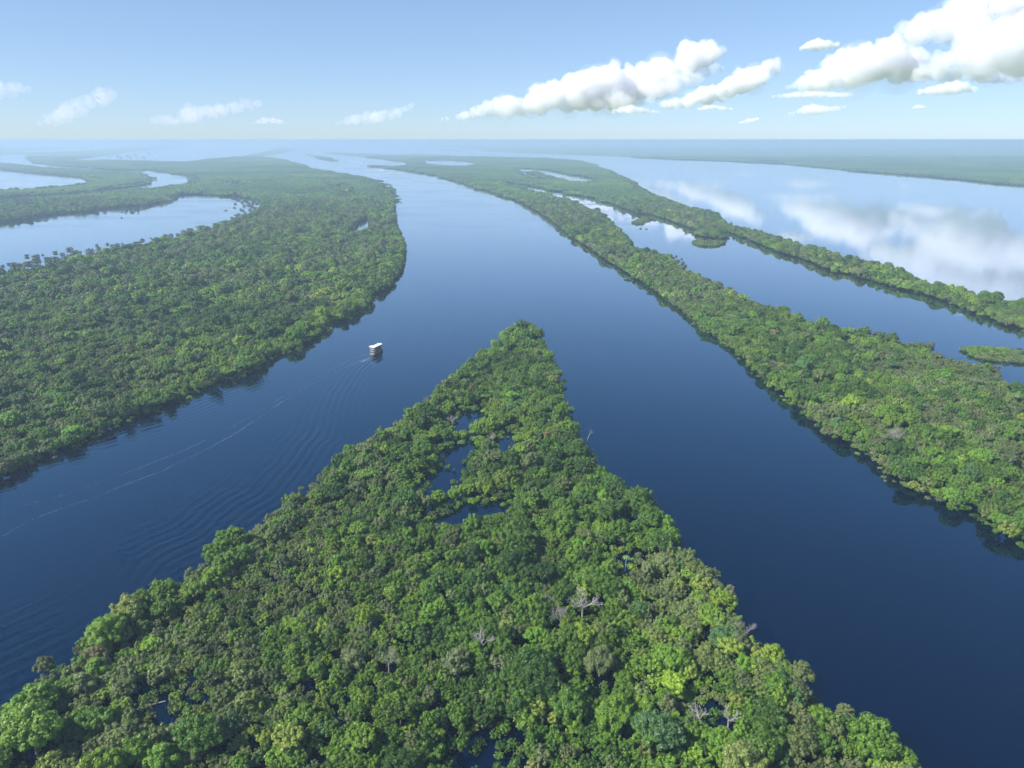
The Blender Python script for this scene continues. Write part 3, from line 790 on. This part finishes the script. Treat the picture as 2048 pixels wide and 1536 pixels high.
def forest_object(name, pts, label, cat='forest'):
    keys = sorted(set(int(k) for k in pts[:, 2])); ki = {k: i for i, k in enumerate(keys)}
    me = bpy.data.meshes.new(name); me.vertices.add(len(pts))
    r = np.random.default_rng(len(pts))
    co = np.column_stack([pts[:, :2], np.zeros(len(pts))]).astype(np.float32)
    me.vertices.foreach_set('co', co.ravel())
    def put(nm, typ, key, val):
        a = me.attributes.new(nm, typ, 'POINT'); a.data.foreach_set(key, np.ascontiguousarray(val).ravel())
    put('shape', 'INT', 'value', np.array([ki[int(k)] for k in pts[:, 2]], np.int32))
    tilt = np.where(pts[:, 2:3] < 2000, .10, .0)
    put('turn', 'FLOAT_VECTOR', 'vector', np.column_stack([r.normal(size=(len(pts), 2)) * tilt, r.uniform(0, 6.283, len(pts))]).astype(np.float32))
    zs = pts[:, 3] * np.where(pts[:, 2] < 2000, r.uniform(.82, 1.2, len(pts)), 1)
    put('size', 'FLOAT_VECTOR', 'vector', np.column_stack([pts[:, 3], pts[:, 3], zs]).astype(np.float32))
    put('hue', 'FLOAT', 'value', pts[:, 4].astype(np.float32)); put('val', 'FLOAT', 'value', pts[:, 5].astype(np.float32))
    o = link(name, me); md = o.modifiers.new("trees", 'NODES'); md.node_group = forest_tree_group(keys)
    tag(o, label, cat, kind='stuff')
    return o
FLAB = {'peninsula': 'dense green flooded forest covering the wedge-shaped point in the foreground',
        'left': 'wide dark green forest on the left bank around the long lagoon',
        'finger': 'hooked strip of forest around the pale lake at far left',
        'north': 'hazy blue wooded strip near the horizon at far left',
        'right': 'long forested island strips running to the right edge of the photo',
        'islet_a': 'low scrubby islet at the right edge beside the forested strip',
        'islet_b': 'small isolated islet of scrub in the narrow right-hand channel',
        'islet_c': 'sparse scrub islet in the cloud-reflecting channel',
        'mainland': 'hazy blue forest covering the far right shore up to the horizon',
        'bar_a': 'thin hazy wooded bar below the horizon, centre', 'bar_b': 'thin hazy wooded bar just left of the far mainland'}
for nm, (near, mid, far) in FOREST.items():
    if nm in gone: near = near[[i for i in range(len(near)) if i not in gone[nm]]]
    pts = np.concatenate([near, mid, far])
    if len(pts): forest_object("forest", pts, FLAB[nm])

# far canopy: understorey below the distant crowns, the whole canopy beyond them
def far_sheet():
    rows = [2450.0]
    while rows[-1] < FAR: rows.append(rows[-1] * 1.016)
    rows = np.array(rows); cols = np.arange(-.86, .90, .0016)
    Y, A = np.meshgrid(rows, cols, indexing='ij'); X = Y * A
    ok = np.zeros(X.size, bool)
    for land in LANDS: ok |= on_land(land, X.ravel(), Y.ravel())
    ok = ok.reshape(X.shape)
    cell = ok[:-1, :-1] & ok[1:, :-1] & ok[:-1, 1:] & ok[1:, 1:]
    zz = np.where(Y < 8600, 3.5, 6.0 + 7 * fbm(X.ravel(), Y.ravel(), 180, 71).reshape(X.shape))
    full = np.ones_like(ok); full[1:-1, 1:-1] = cell[:-1, :-1] & cell[1:, :-1] & cell[:-1, 1:] & cell[1:, 1:]
    zz = np.where(full, zz, .3)
    idx = np.arange(X.size).reshape(X.shape)
    q = np.stack([idx[:-1, :-1], idx[:-1, 1:], idx[1:, 1:], idx[1:, :-1]], -1)[cell]
    used = np.unique(q); remap = np.full(X.size, -1, np.int64); remap[used] = np.arange(len(used))
    me = mesh_np("far_canopy", np.stack([X.ravel(), Y.ravel(), zz.ravel()], 1)[used], [remap[q]]); smooth(me)
    o = link("distant_canopy", me, M_FAR)
    return tag(o, 'unbroken hazy canopy of the most distant woods below the horizon', 'forest', kind='stuff')
far_sheet()

# ------------------------------------------------------------------ leafless trees, snag, palm, logs
def bare_tree(x, y, h, R, label, levels, pale, seed, lean=0.0):
    r = random.Random(seed); e = link("bare_tree", None); e.location = (x, y, 0)
    tag(e, label, 'tree', 'leafless trees')
    tk, bm = MB(), MB(); mat = M_DEAD if pale else M_TWIG
    fork = Vector((lean * h * .5, r.uniform(-.3, .3), h * .45)); tr = .10 + R * .045
    tk.tube([(0, 0, -1.2), fork * .5 + Vector((r.uniform(-.2, .2), 0, 0)), fork], [tr * 1.2, tr, tr * .85], 7)
    def grow(p, d, ln, rad, lv):
        if lv == 0 or ln < .15: return
        q = p + d * ln * .55 + Vector((r.uniform(-1, 1), r.uniform(-1, 1), r.uniform(-.4, .6))) * ln * .10
        t = q + (d + Vector((r.uniform(-.3, .3), r.uniform(-.3, .3), r.uniform(-.1, .3)))).normalized() * ln * .5
        bm.tube([p, q, t], [rad, rad * .8, rad * .6], 5 if rad > .08 else 3)
        for k in range(3 if lv > 1 else 2):
            nd = (d + Vector((r.uniform(-1, 1), r.uniform(-1, 1), r.uniform(-.35, .75))) * .85).normalized()
            grow(q if k == 2 else t, nd, ln * r.uniform(.58, .78), max(rad * .58, .022), lv - 1)
    nb = 4 if levels > 2 else 2
    for k in range(nb):
        a = 6.28 * k / nb + r.uniform(-.5, .5); d = Vector((math.cos(a) * .8 + lean, math.sin(a) * .8, r.uniform(.5, 1.1))).normalized()
        grow(fork, d, max(R * .52, (h * .55) * .38), tr * .62, levels)
    tk.build("trunk", mat, e); bm.build("branches", mat, e)
    return e
for i, (bu, bv, bh, br, lab, lv, pale) in enumerate(BARE):
    bx, by = gp(bu, bv, bh * .75)
    bare_tree(bx, by, bh, br * 1.2, lab, lv + (1 if 3 < lv < 6 else 0), pale, 70 + i, lean=-.5 if i == 5 else 0)
# snag in the river
e = link("dead_snag", None); e.location = (*SNAG, 0); tag(e, 'thin bleached dead trunk standing alone in the water off the point', 'tree')
t = MB().tube([(0, 0, -2), (.5, 0, 3.0), (1.6, .2, 6.0), (2.2, .3, 8.2)], [.26, .20, .16, .09], 6); t.build("trunk", M_DEAD, e)
t = MB()
for q in ([(1.6, .2, 6.0), (3.0, .4, 7.6), (3.6, .4, 9.6)], [(2.2, .3, 8.2), (2.4, .5, 9.6), (2.0, .6, 11.0)], [(3.0, .4, 7.6), (4.3, .2, 8.4), (4.9, .1, 9.4)], [(2.2, .3, 8.2), (3.0, .0, 9.4), (3.1, -.2, 10.6)]):
    t.tube(q, [.09, .06, .035], 5)
t.build("branches", M_DEAD, e)
# palm in the gap on the right side of the point
pxy = gp(1250, 1142, 0); e = link("palm_tree", None); e.location = (*pxy, 0); tag(e, 'slender palm with pale trunk in a dark gap of the canopy', 'palm')
MB().tube([(0, 0, -1), (.1, 0, 4), (.3, .1, 8.2)], [.17, .14, .11], 7).build("trunk", M_DEAD, e)
M_PALM = plain("palm_leaf", (.10, .17, .05), .5)
for k in range(11):
    a = 6.28 * k / 11; f = MB(); pts = []
    for j in range(6):
        q = j / 5; rr = 2.3 * q; pts.append(Vector((.3 + math.cos(a) * rr, .1 + math.sin(a) * rr, 8.2 + 1.0 * q - 1.9 * q * q)))
    side = Vector((-math.sin(a), math.cos(a), 0)); w = [.06, .32, .42, .38, .24, .04]
    f.v = [tuple(p_ + side * w[j] + Vector((0, 0, -.12 * w[j]))) for j, p_ in enumerate(pts)] + [tuple(p_) for p_ in pts] + [tuple(p_ - side * w[j] + Vector((0, 0, -.12 * w[j]))) for j, p_ in enumerate(pts)]
    f.f = [(j, j + 1, 7 + j, 6 + j) for j in range(5)] + [(6 + j, 7 + j, 13 + j, 12 + j) for j in range(5)]
    f.build("frond", M_PALM, e)
for i, (a, b, lab) in enumerate([((295,1412),(332,1405),'fallen white trunk lying across the dark gap at lower left'), ((390,1458),(400,1470),'short pale log in the small gap at lower left')]):
    pa, pb = gp(*a), gp(*b); L_ = math.hypot(pb[0]-pa[0], pb[1]-pa[1])
    o = MB().tube([(0, 0, 0), (L_*.5, .1, .15), (L_, 0, .5)], [.26, .22, .12], 8).build("fallen_log", M_DEAD); o.location = (*pa, .25)
    o.rotation_euler = (0, 0, math.atan2(pb[1]-pa[1], pb[0]-pa[0])); tag(o, lab, 'log')
xy = gp(1034, 647, 5.5)
bare_tree(xy[0], xy[1], 6.5, 3.0, 'pale leafless bush at the very tip of the point', 5, True, 99, lean=-.4)

# ------------------------------------------------------------------ shrubs standing in the shallow water
ONES = 'first second third fourth fifth sixth seventh eighth ninth tenth eleventh twelfth thirteenth fourteenth fifteenth sixteenth seventeenth eighteenth nineteenth'.split()
def ordinal(k):
    k += 1
    if k < 20: return ONES[k - 1]
    t, u_ = divmod(k, 10); w = {2: 'twent', 3: 'thirt', 4: 'fort'}[t]
    return w + 'ieth' if u_ == 0 else w + 'y-' + ONES[u_ - 1]
def shrubs(pts, label, group, hues, scale, off):
    r = random.Random(off)
    for num, (su, sv, rp) in enumerate(sorted(pts)):
        x, y = gp(su, sv); dep = y * cp + H * sp; rad = rp * dep / FPX
        k = r.choice(PK['shrub'])
        o = link("flooded_shrub", PROTO[k][1]); q = rad / 2.7; o.location = (x, y, -.55 * q)
        o.scale = (q, q * r.uniform(.8, 1.1), q * scale * r.uniform(.8, 1.15)); o.rotation_euler = (0, 0, r.uniform(0, 6.28))
        o['hue'] = r.choice(hues) + r.uniform(-.02, .02); o['val'] = r.uniform(.6, .95)
        tag(o, f'{label}, {ordinal(num)} from left', 'shrub', group)
A = [(u_ / 3.657, 400 + v_ / 3.657, q_ / 3.657) for u_, v_, q_ in
     [(20,486,14),(66,472,14),(98,470,24),(146,478,24),(105,500,28),(198,414,18),(202,470,32),(262,424,28),(268,470,34),(312,404,10),(402,388,20),(455,398,18),(350,440,32),(398,440,36),(420,448,30),
      (478,430,28),(510,366,28),(512,412,20),(545,388,26),(585,384,14),(660,382,32),(708,336,14),(722,366,22),(775,370,18),(785,326,14),(826,345,20),(858,332,22),(895,320,9),(908,348,18),(952,334,22),(988,320,20),(1020,316,18),
      (1042,297,18),(1102,280,7),(1152,284,10),(1215,268,24),(1252,262,16),(1304,256,18),(1346,240,26),(1395,234,30),(1470,216,34),(1520,208,20),(1580,192,30),(1640,172,34)]]
shrubs(A, 'rounded shrub in shallow water, near shore of left lagoon', 'shrubs along the lagoon shore', [.74, .80, .84, .70], 1.0, 5)
r_ = random.Random(8)
A = [(u_ / 3.657, 400 + v_ / 3.657, q_ / 3.657) for u_, v_, q_ in [(1650,78,9),(1658,76,7),(1700,140,18),(1722,30,12),(1716,58,12),(1738,122,24),(1770,20,12),(1785,46,14),(1782,118,20),(1760,74,12),(1778,80,12),(1800,10,20),(1820,34,22),(1840,50,20),(1850,20,18),(1862,10,14),(1795,98,12),(1740,4,16),(1830,76,16),(1880,30,14),(1866,62,16)]]
shrubs(A, 'tiny shrub in scattered cluster at right end of left lagoon', 'scattered cluster in the lagoon', [.74, .82, .68], 1.0, 6)
A = [(u_ / 3.657, 400 + v_ / 3.657, q_ / 3.657) for u_, v_, q_ in [(880,68,14),(910,70,16),(925,76,14),(892,90,9),(920,96,9),(890,132,9),(960,88,14),(985,72,18),(1010,74,18),(968,92,16),(1012,98,8),(1040,56,16),(1066,62,7),(460,102,16),(265,128,14)]]
shrubs(A, 'tiny shrub in water off far shore of left lagoon', 'shrubs off the far lagoon shore', [.74, .82, .68], 1.0, 7)
A = [(1000 + u_ / 3.908, 260 + v_ / 3.908, q_ / 3.908) for u_, v_, q_ in [(1040,688,14),(1065,655,16),(1100,772,10),(1145,776,10),(1130,690,16),(1165,705,20),(1195,690,14),(1110,730,14),(1455,806,12),(1488,800,14),(1330,985,8),(1350,1000,18),(1380,990,12),(1395,1025,16),(1420,1010,10),(1430,1045,20),(1445,1065,18),(1380,1050,18),(1360,1030,20)]]
shrubs(A, 'small dark shrub standing in the narrow right-hand channel', 'shrubs in the right-hand channel', [.74, .82, .90 - .14], 1.0, 9)
A = [(1739,664,6),(1765,671,9),(1752,668,6),(1846,696,9),(1860,693,8),(1838,700,10),(1720,660,6),(1990,741,11),(1980,748,12)]
shrubs(A, 'grey shrub on back shore of the right-hand island', 'shrubs behind the right-hand island', [.82, .84, .98], 1.1, 10)
A = [(236,314,3),(255,312.5,3),(270,310.5,3),(297,307,2.5),(262,316,2.5),(288,315.5,3),(243,316,3),(275,316,2)]
shrubs(A, 'minute hazy shrub in pale water near left horizon', 'shrubs in the far pale lake', [.3], 1.0, 11)

# ------------------------------------------------------------------ river boat
M_WHITE = plain("boat_white", (.78, .76, .74), .45, noise=.05)
M_DECK = plain("boat_deck", (.34, .30, .29), .6, noise=.12)
M_SHADE_BROWN = plain("boat_cabin", (.16, .12, .11), .55, noise=.08)  # dark brown: shade of the boat's unlit side put into the colour
M_HULL = plain("boat_hull", (.10, .10, .11), .5, noise=.1)
M_DARKW = plain("boat_dark_wood", (.06, .045, .04), .5)
M_GLASS = plain("boat_glass", (.015, .018, .022), .08, noise=.02)
M_RED = plain("boat_red", (.30, .06, .05), .5)
bt = link("river_boat", None); bt.location = (BOAT[0], BOAT[1], 0); bt.rotation_euler = (0, 0, math.radians(-22)); 
tag(bt, 'three-decked white river boat with flat roof heading upriver', 'boat')
rings = []
for y_, w_, zt, zb in ((-9.4, 2.3, 1.2, -.2), (-9.2, 2.55, 1.2, -.6), (-4, 2.7, 1.2, -.9), (3, 2.7, 1.3, -.9), (7, 2.2, 1.6, -.8), (9.5, 1.2, 2.0, -.5), (11.2, .12, 2.4, .6)):
    rings.append([(-w_, y_, zt), (-w_ * .92, y_, (zt + zb) * .4), (-w_ * .5, y_, zb), (w_ * .5, y_, zb), (w_ * .92, y_, (zt + zb) * .4), (w_, y_, zt)])
hull = MB().loft(rings).build("hull", M_HULL, bt)
MB().tube([(2.72, -9, .95), (2.78, 3, 1.05), (2.28, 7, 1.35), (1.28, 9.5, 1.75)], [.09] * 4, 6).tube([(-2.72, -9, .95), (-2.78, 3, 1.05), (-2.28, 7, 1.35), (-1.28, 9.5, 1.75)], [.09] * 4, 6).build("rubbing_strake", M_RED, hull)
MB().box(-1.1, 1.1, -10.2, -9.35, .35, .55).build("swim_platform", M_SHADE_BROWN, hull)
def deck(z, y0, y1, hw, name="deck"):
    return MB().box(-hw, hw, y0, y1, z, z + .14).build(name, M_DECK, bt)
def cabin(z0, z1, y0, y1, hw, nwin):
    c = MB().box(-hw, hw, y0, y1, z0, z1).build("cabin", M_SHADE_BROWN, bt)
    for sx in (-1, 1):
        for k in range(nwin):
            yc = y0 + (k + .5) * (y1 - y0) / nwin
            w = MB().box(sx * hw - .03, sx * hw + .03, yc - .45, yc + .45, z0 + .8, z1 - .45).build("window", M_GLASS, c)
    MB().box(-.45, .45, y0 - .03, y0 + .03, z0 + .05, z1 - .3).build("door", M_DARKW, c)
    for sx in (-1, 1): MB().box(sx * 1.35 - .4, sx * 1.35 + .4, y0 - .03, y0 + .03, z0 + .85, z1 - .5).build("window", M_GLASS, c)
    return c
def rails(z, y0, y1, hw):
    for sx in (-1, 1):
        m_ = MB()
        for hgt in (.5, 1.0): m_.box(sx * hw - .03, sx * hw + .03, y0, y1, z + hgt - .03, z + hgt + .03)
        for k in range(9):
            yy = y0 + (y1 - y0) * k / 8; m_.box(sx * hw - .025, sx * hw + .025, yy - .025, yy + .025, z, z + .97)
        m_.build("side_railing", M_DARKW, bt)  # dark colour adds painted shade to the boat's sides
    m_ = MB().box(-hw + .05, hw - .05, y0 - .04, y0 + .04, z + .92, z + 1.04).box(-hw + .05, hw - .05, y0 - .03, y0 + .03, z + .45, z + .52); m_.build("stern_railing", M_DECK, bt)
def posts(z0, z1, ys, hw):
    for y_ in ys:
        for sx in (-1, 1): MB().box(sx * hw - .06, sx * hw + .06, y_ - .06, y_ + .06, z0, z1).build("post", M_DECK, bt)
deck(1.25, -9.0, 6.5, 2.5, "main_deck"); cabin(1.40, 3.55, -5.8, 5.5, 2.05, 8); rails(1.40, -8.8, 5.5, 2.42); posts(1.40, 3.55, (-8.6, -6.4), 2.35)
deck(3.55, -8.7, 6.8, 2.6, "upper_deck"); cabin(3.70, 5.75, -5.0, 4.4, 2.05, 7); rails(3.70, -8.5, 6.4, 2.5); posts(3.70, 5.75, (-8.3, -5.6, 5.4), 2.42)
wh = MB().box(-1.5, 1.5, 4.45, 6.2, 3.70, 5.70).build("wheelhouse", M_DECK, bt); MB().box(-1.3, 1.3, 6.17, 6.24, 4.6, 5.45).build("windscreen", M_GLASS, wh)
deck(5.75, -8.4, 6.6, 2.6, "sun_deck"); rails(5.90, -8.2, 6.2, 2.5); posts(5.90, 8.0, (-8.0, -4.6, -1.2, 2.2, 5.6), 2.4)
cabin(5.90, 7.7, -2.0, 3.0, 1.3, 3)
rf = MB().loft([[(-2.75, y_, 8.0), (-1.4, y_, 8.22), (0, y_, 8.28), (1.4, y_, 8.22), (2.75, y_, 8.0), (2.75, y_, 7.9), (-2.75, y_, 7.9)] for y_ in (-8.5, 6.9)]).build("roof", M_WHITE, bt)
MB().box(-.5, .5, 1.0, 2.4, 8.2, 8.55).build("hatch", M_SHADE_BROWN, rf)
ms = MB().tube([(0, -.6, 8.2), (0, -.6, 10.4)], [.10, .06], 6).build("mast", M_DARKW, bt); MB().box(-.5, .5, -.64, -.56, 9.5, 9.58).build("crossbar", M_DARKW, ms)
MB().tube([(.9, -2.6, 8.2), (.9, -2.6, 9.0)], [.28, .26], 10).build("funnel", M_DARKW, bt)
st = MB()
for k in range(8): st.box(1.3, 1.9, -8.4 + k * .28, -8.15 + k * .28, 1.4 + k * .27, 1.46 + k * .27)
st.build("stairs", M_DARKW, bt)
for sx in (-1, 1):
    m_ = MB(); pts_ = [(sx * 1.6 + .3 * math.cos(a * .524), -8.62, 4.35 + .3 * math.sin(a * .524)) for a in range(13)]
    m_.tube(pts_, [.07] * 13, 6); m_.build("life_ring", M_RED, bt)
# skiff towed alongside
sk = link("skiff", None); q = gp(741.5, 692.5); sk.location = (q[0], q[1], 0); sk.rotation_euler = (0, 0, math.radians(-22)); tag(sk, 'small white skiff just off the port side of the river boat', 'boat')
MB().loft([[(-w_, y_, .55), (-w_ * .6, y_, -.1), (w_ * .6, y_, -.1), (w_, y_, .55)] for y_, w_ in ((-2.4, .7), (0, .85), (1.6, .6), (2.6, .06))]).build("hull", M_WHITE, sk)
for y_ in (-1.3, .2): MB().box(-.7, .7, y_ - .15, y_ + .15, .56, .62).build("thwart", M_SHADE_BROWN, sk)

# ------------------------------------------------------------------ foam left by the boat
M_FOAM = plain("foam", (.22, .24, .31), .8, noise=.3, scale=.5)
def foam(label, line, n, spread, size, seed):
    r = np.random.default_rng(seed); seg = np.diff(line, axis=0); sl = np.hypot(seg[:, 0], seg[:, 1]); cs = np.concatenate([[0], np.cumsum(sl)])
    s_ = r.uniform(0, cs[-1], n)
    dens = np.clip((vnoise(s_, s_ * 0, 24, seed) - .15) * 2.0, .3, 1); s_ = s_[r.uniform(size=n) < dens]; n = len(s_)
    px_ = np.interp(s_, cs, line[:, 0]); py_ = np.interp(s_, cs, line[:, 1])
    i_ = np.clip(np.searchsorted(cs, s_) - 1, 0, len(seg) - 1); dx, dy = (seg[i_] / sl[i_][:, None]).T
    off = (vnoise(s_, s_ * 0 + 9, 18, seed + 3) - .5) * 3.0 + (vnoise(s_, s_ * 0 + 9, 6, seed + 4) - .5) * 1.4 + r.normal(size=n) * spread
    x = px_ - dy * off; y = py_ + dx * off
    a = r.uniform(0, 6.28, n); V = []; Q = np.arange(n * 5).reshape(n, 5)
    z = wake_z(x, y) + .06
    sz = size * r.uniform(.5, 1.4, n)
    for k in range(5):
        t = a + k * 1.2566; rr = sz * r.uniform(.6, 1.2, n)
        V.append(np.stack([x + (dx * np.cos(t) * 1.5 - dy * np.sin(t)) * rr, y + (dy * np.cos(t) * 1.5 + dx * np.sin(t)) * rr, z], 1))
    me = mesh_np("foam", np.stack(V, 1).reshape(-1, 3), [Q])
    return tag(link("wake_foam", me, M_FOAM), label, 'foam', kind='stuff')
foam('broken pale foam line trailing behind the river boat across the left channel', TRACK, 2100, .32, .11, 1)
foam('fainter foam line left of the main wake line', gpoly([(742,706),(700,718),(640,752),(560,797),(510,828),(460,856)]), 700, .3, .09, 2)
foam('faint broken foam line near the left edge of the channel', gpoly([(412,880),(340,912),(260,942),(180,972),(100,998),(40,1012)]), 700, .4, .10, 3)
foam('white churned water right behind the stern of the river boat', gpoly([(750,709),(738,716),(722,724)]), 260, 1.2, .22, 4)

# ------------------------------------------------------------------ clouds
def cloud_material(name, density, col=(0.92, 0.94, 0.97)):
    m, n, l, out = newmat(name)
    pv = n.new("ShaderNodeVolumePrincipled"); pv.inputs['Color'].default_value = (*col, 1)
    pv.inputs['Density'].default_value = density; pv.inputs['Anisotropy'].default_value = 0.0
    l.new(pv.outputs[0], out.inputs['Volume'])
    return m
TEX = {}
def cloud_tex(size, depth=3):
    if (size, depth) not in TEX:
        t = bpy.data.textures.new("cloud_relief", 'CLOUDS'); t.noise_scale = size; t.noise_depth = depth; t.noise_basis = 'BLENDER_ORIGINAL'; t.noise_type = 'HARD_NOISE'
        TEX[(size, depth)] = t
    return TEX[(size, depth)]
def px_dir(u, v):
    a = (u - 1024.0) / FPX; b = (v - 768.0) / FPX
    return np.array([a, cp - b * sp, -(sp + b * cp)])
def cloud(label, dist, cols, depth, seed, fill=1.0, rmul=1.0, veil=True):
    """cols: (u, top v, base v) along the cloud; its real distance comes from the height of the cloud base"""
    r = np.random.default_rng(seed)
    cols = np.array(cols, float); px = dist / FPX
    V, F, off = [], [], 0
    cv, cf = ICO1
    u0, u1 = cols[0, 0], cols[-1, 0]
    thick = np.maximum(cols[:, 2] - cols[:, 1], 2)
    th_m = float(np.sum((thick[1:] + thick[:-1]) / 2 * np.diff(cols[:, 0])) / max(u1 - u0, 1))
    def puff(uu, vv, rr, dep):
        nonlocal off
        c = np.array([0, 0, H]) + px_dir(uu, vv) * dist + np.array([0, dep * px, 0])
        V.append(cv * rr * px * r.uniform(.88, 1.12, 3) + c); F.append(cf + off); off += len(cv)
    n = int((u1 - u0) / max(th_m, 4) * 10 * fill) + 5
    for i in range(n):                      # towers, then heads on the towers, then knobs on the heads
        uu = r.uniform(u0, u1)
        top = np.interp(uu, cols[:, 0], cols[:, 1]); base = np.interp(uu, cols[:, 0], cols[:, 2]); th = base - top
        if th < 1.5: continue
        rr = th * r.uniform(.16, .34) * rmul
        vv = top + rr * 1.35 + max(th - 2.5 * rr, 0) * r.uniform(0, 1) ** .8
        dep = r.normal() * th * .35
        puff(uu, vv, rr, dep)
        for j in range(9):
            d = rdirs(r, 1)[0]; d[2] = abs(d[2]) * 1.1 - .25; d /= np.linalg.norm(d)
            if d[1] > .55: continue
            r2 = rr * r.uniform(.28, .52); q = rr * .92
            u2, v2, e2 = uu + d[0] * q, vv - d[2] * q, dep + d[1] * q
            if v2 + r2 > base + 1: v2 = base + 1 - r2
            puff(u2, v2, r2, e2)
            if r2 > 1.6:
                for k in range(6):
                    f = rdirs(r, 1)[0]; f[2] = abs(f[2]) - .2; f /= np.linalg.norm(f)
                    if f[1] > .5: continue
                    r3 = r2 * r.uniform(.25, .5)
                    puff(u2 + f[0] * r2 * .95, min(v2 - f[2] * r2 * .95, base), r3, e2 + f[1] * r2 * .95)
    P = np.concatenate(V); c0 = P.mean(0)
    me = mesh_np("cloud", P - c0, [np.concatenate(F)])
    o = link("cloud", me, cloud_material("cloud_vapour", depth / (th_m * px), (0.962, 0.957, 0.988))); o.location = c0
    md = o.modifiers.new("merge", 'REMESH'); md.mode = 'VOXEL'; md.voxel_size = max(1.3 * px, 8)
    k_ = min(1, th_m / 30)
    for s, k in ((14, -5.0), (5, -2.4)):
        dm = o.modifiers.new("billow", 'DISPLACE'); dm.texture = cloud_tex(s * px, 2); dm.strength = k * px * k_; dm.mid_level = 0.5
        dm.texture_coords = 'LOCAL'
    if veil:
        k = r.choice(len(V), max(3, int(len(V) * .10)), replace=False)
        vv_ = [(V[i] - V[i].mean(0)) * r.uniform(1.3, 1.9) + V[i].mean(0) - c0 for i in k]
        vm = mesh_np("veil", np.concatenate(vv_), [np.concatenate([cf + j * len(cv) for j in range(len(k))])])
        w = link("veil", vm, cloud_material("cloud_veil", .10 * depth / (th_m * px)), o)
        md = w.modifiers.new("merge", 'REMESH'); md.mode = 'VOXEL'; md.voxel_size = max(1.6 * px, 8)
        for s, k in ((14, -7), (5, -4.0)):
            dm = w.modifiers.new("fray", 'DISPLACE'); dm.texture = cloud_tex(s * px, 2); dm.strength = k * px * k_; dm.mid_level = 0.5; dm.texture_coords = 'LOCAL'
    tag(o, label, 'cloud', 'clouds')
    return o
cloud('long white cumulus bank climbing from the horizon to upper right of centre', 34000,
      [(872,238,242),(930,222,242),(985,196,241),(1010,190,240),(1060,176,238),(1100,158,236),(1150,142,232),(1200,122,226),(1235,128,222),(1265,112,214),(1310,118,190),(1345,98,172),(1380,72,156),(1410,68,140),(1440,84,118)], 2.8, 1)
cloud('ragged grey-white cloud flank under the long cumulus bank', 33000,
      [(1170,190,222),(1230,170,226),(1290,176,220),(1330,150,200),(1400,128,166),(1450,120,140)], 1.1, 2, .7)
cloud('slanting ragged cloud right of the long cumulus bank', 29000,
      [(1325,200,220),(1365,190,218),(1400,172,216),(1440,154,208),(1480,140,198),(1520,118,176),(1550,110,150)], 2.6, 3)
cloud('heaped white cumulus left of the tall clouds at upper right', 21000,
      [(1572,172,178),(1600,150,184),(1640,128,186),(1665,100,186),(1700,90,184),(1740,72,182),(1765,84,178),(1800,98,172),(1850,92,160)], 2.8, 4)
cloud('tall bright cloud tower cut by the top edge at upper right', 18000,
      [(1790,60,84),(1830,24,100),(1870,6,98),(1920,-20,90),(1980,-50,84),(2060,-90,70),(2160,-120,60)], 2.8, 5)
cloud('large flat-based white cumulus at the right edge', 16000,
      [(1838,128,152),(1880,96,158),(1920,76,160),(1970,44,160),(2030,14,158),(2100,0,158),(2200,10,156),(2290,60,150)], 2.8, 6)
cloud('small flat cloud under the large cumulus at the right edge', 13500,
      [(1830,182,190),(1870,168,191),(1910,160,190),(1955,172,186)], 1.6, 7)
cloud('thin wisp of cloud above the heaped cumulus', 24000, [(1600,92,100),(1630,76,102),(1680,84,98)], 2.0, 8)
cloud('low grey cloud shelf between the two right-hand cumulus masses', 20000, [(1760,120,160),(1840,130,168),(1930,136,170),(2048,140,172)], 1.0, 18, .6)
for i, (lab, c) in enumerate([
    ('tiny flat cloud left of the low bank below the slanting cloud', [(1225,218,228),(1260,208,229),(1320,222,228)]),
    ('tiny cloud under the slanting ragged cloud', [(1395,214,221),(1420,208,222),(1470,216,221)]),
    ('small low cloud strip below the heaped cumulus', [(1545,190,196),(1600,180,197),(1700,184,196)]),
    ('small puff low in the sky below the heaped cumulus', [(1575,226,231),(1620,206,232),(1655,212,228),(1690,211,217)]),
    ('faint puff near the horizon right of centre', [(1480,243,248),(1500,234,248),(1518,234,240)]),
    ('faint speck of cloud low at far right', [(1826,212,219),(1840,208,218),(1852,213,217)]),
    ]):
    cloud(lab, 19000, c, .9, 30 + i)
for i, (lab, c) in enumerate([
    ('faint cloud at the left edge of the sky', [(-60,150,205),(0,150,202),(40,160,190),(66,170,184)]),
    ('faint tall cloud with streaks in the left sky', [(80,240,252),(110,222,253),(140,202,250),(165,190,240),(190,170,214),(225,172,206)]),
    ('faint ragged cloud left of centre above the horizon', [(310,232,250),(350,226,251),(390,205,248),(440,208,236),(500,192,222),(526,202,212)]),
    ('small distinct puff left of centre near the horizon', [(505,243,249),(530,231,250),(552,234,249),(570,242,247)]),
    ('low pale cloud above the middle of the river', [(668,246,251),(700,230,251),(740,218,250),(780,216,246),(828,204,214)]),
    ]):
    cloud(lab, 42000, c, .35, 50 + i, veil=False)

# ------------------------------------------------------------------ haze
hz = MB().box(-80000, 80000, -2500, 80000, -2.0, H + 1.5)
m, n, l, out = newmat("haze")
pv = n.new("ShaderNodeVolumePrincipled"); pv.inputs['Color'].default_value = (0.51, 0.67, 0.84, 1); pv.inputs['Density'].default_value = 1.35e-4; pv.inputs['Anisotropy'].default_value = 0.1
l.new(pv.outputs[0], out.inputs['Volume'])
haze = hz.build("haze", m); tag(haze, kind='stuff')
haze['label'] = 'pale blue haze over the whole river landscape'; haze['category'] = 'haze'
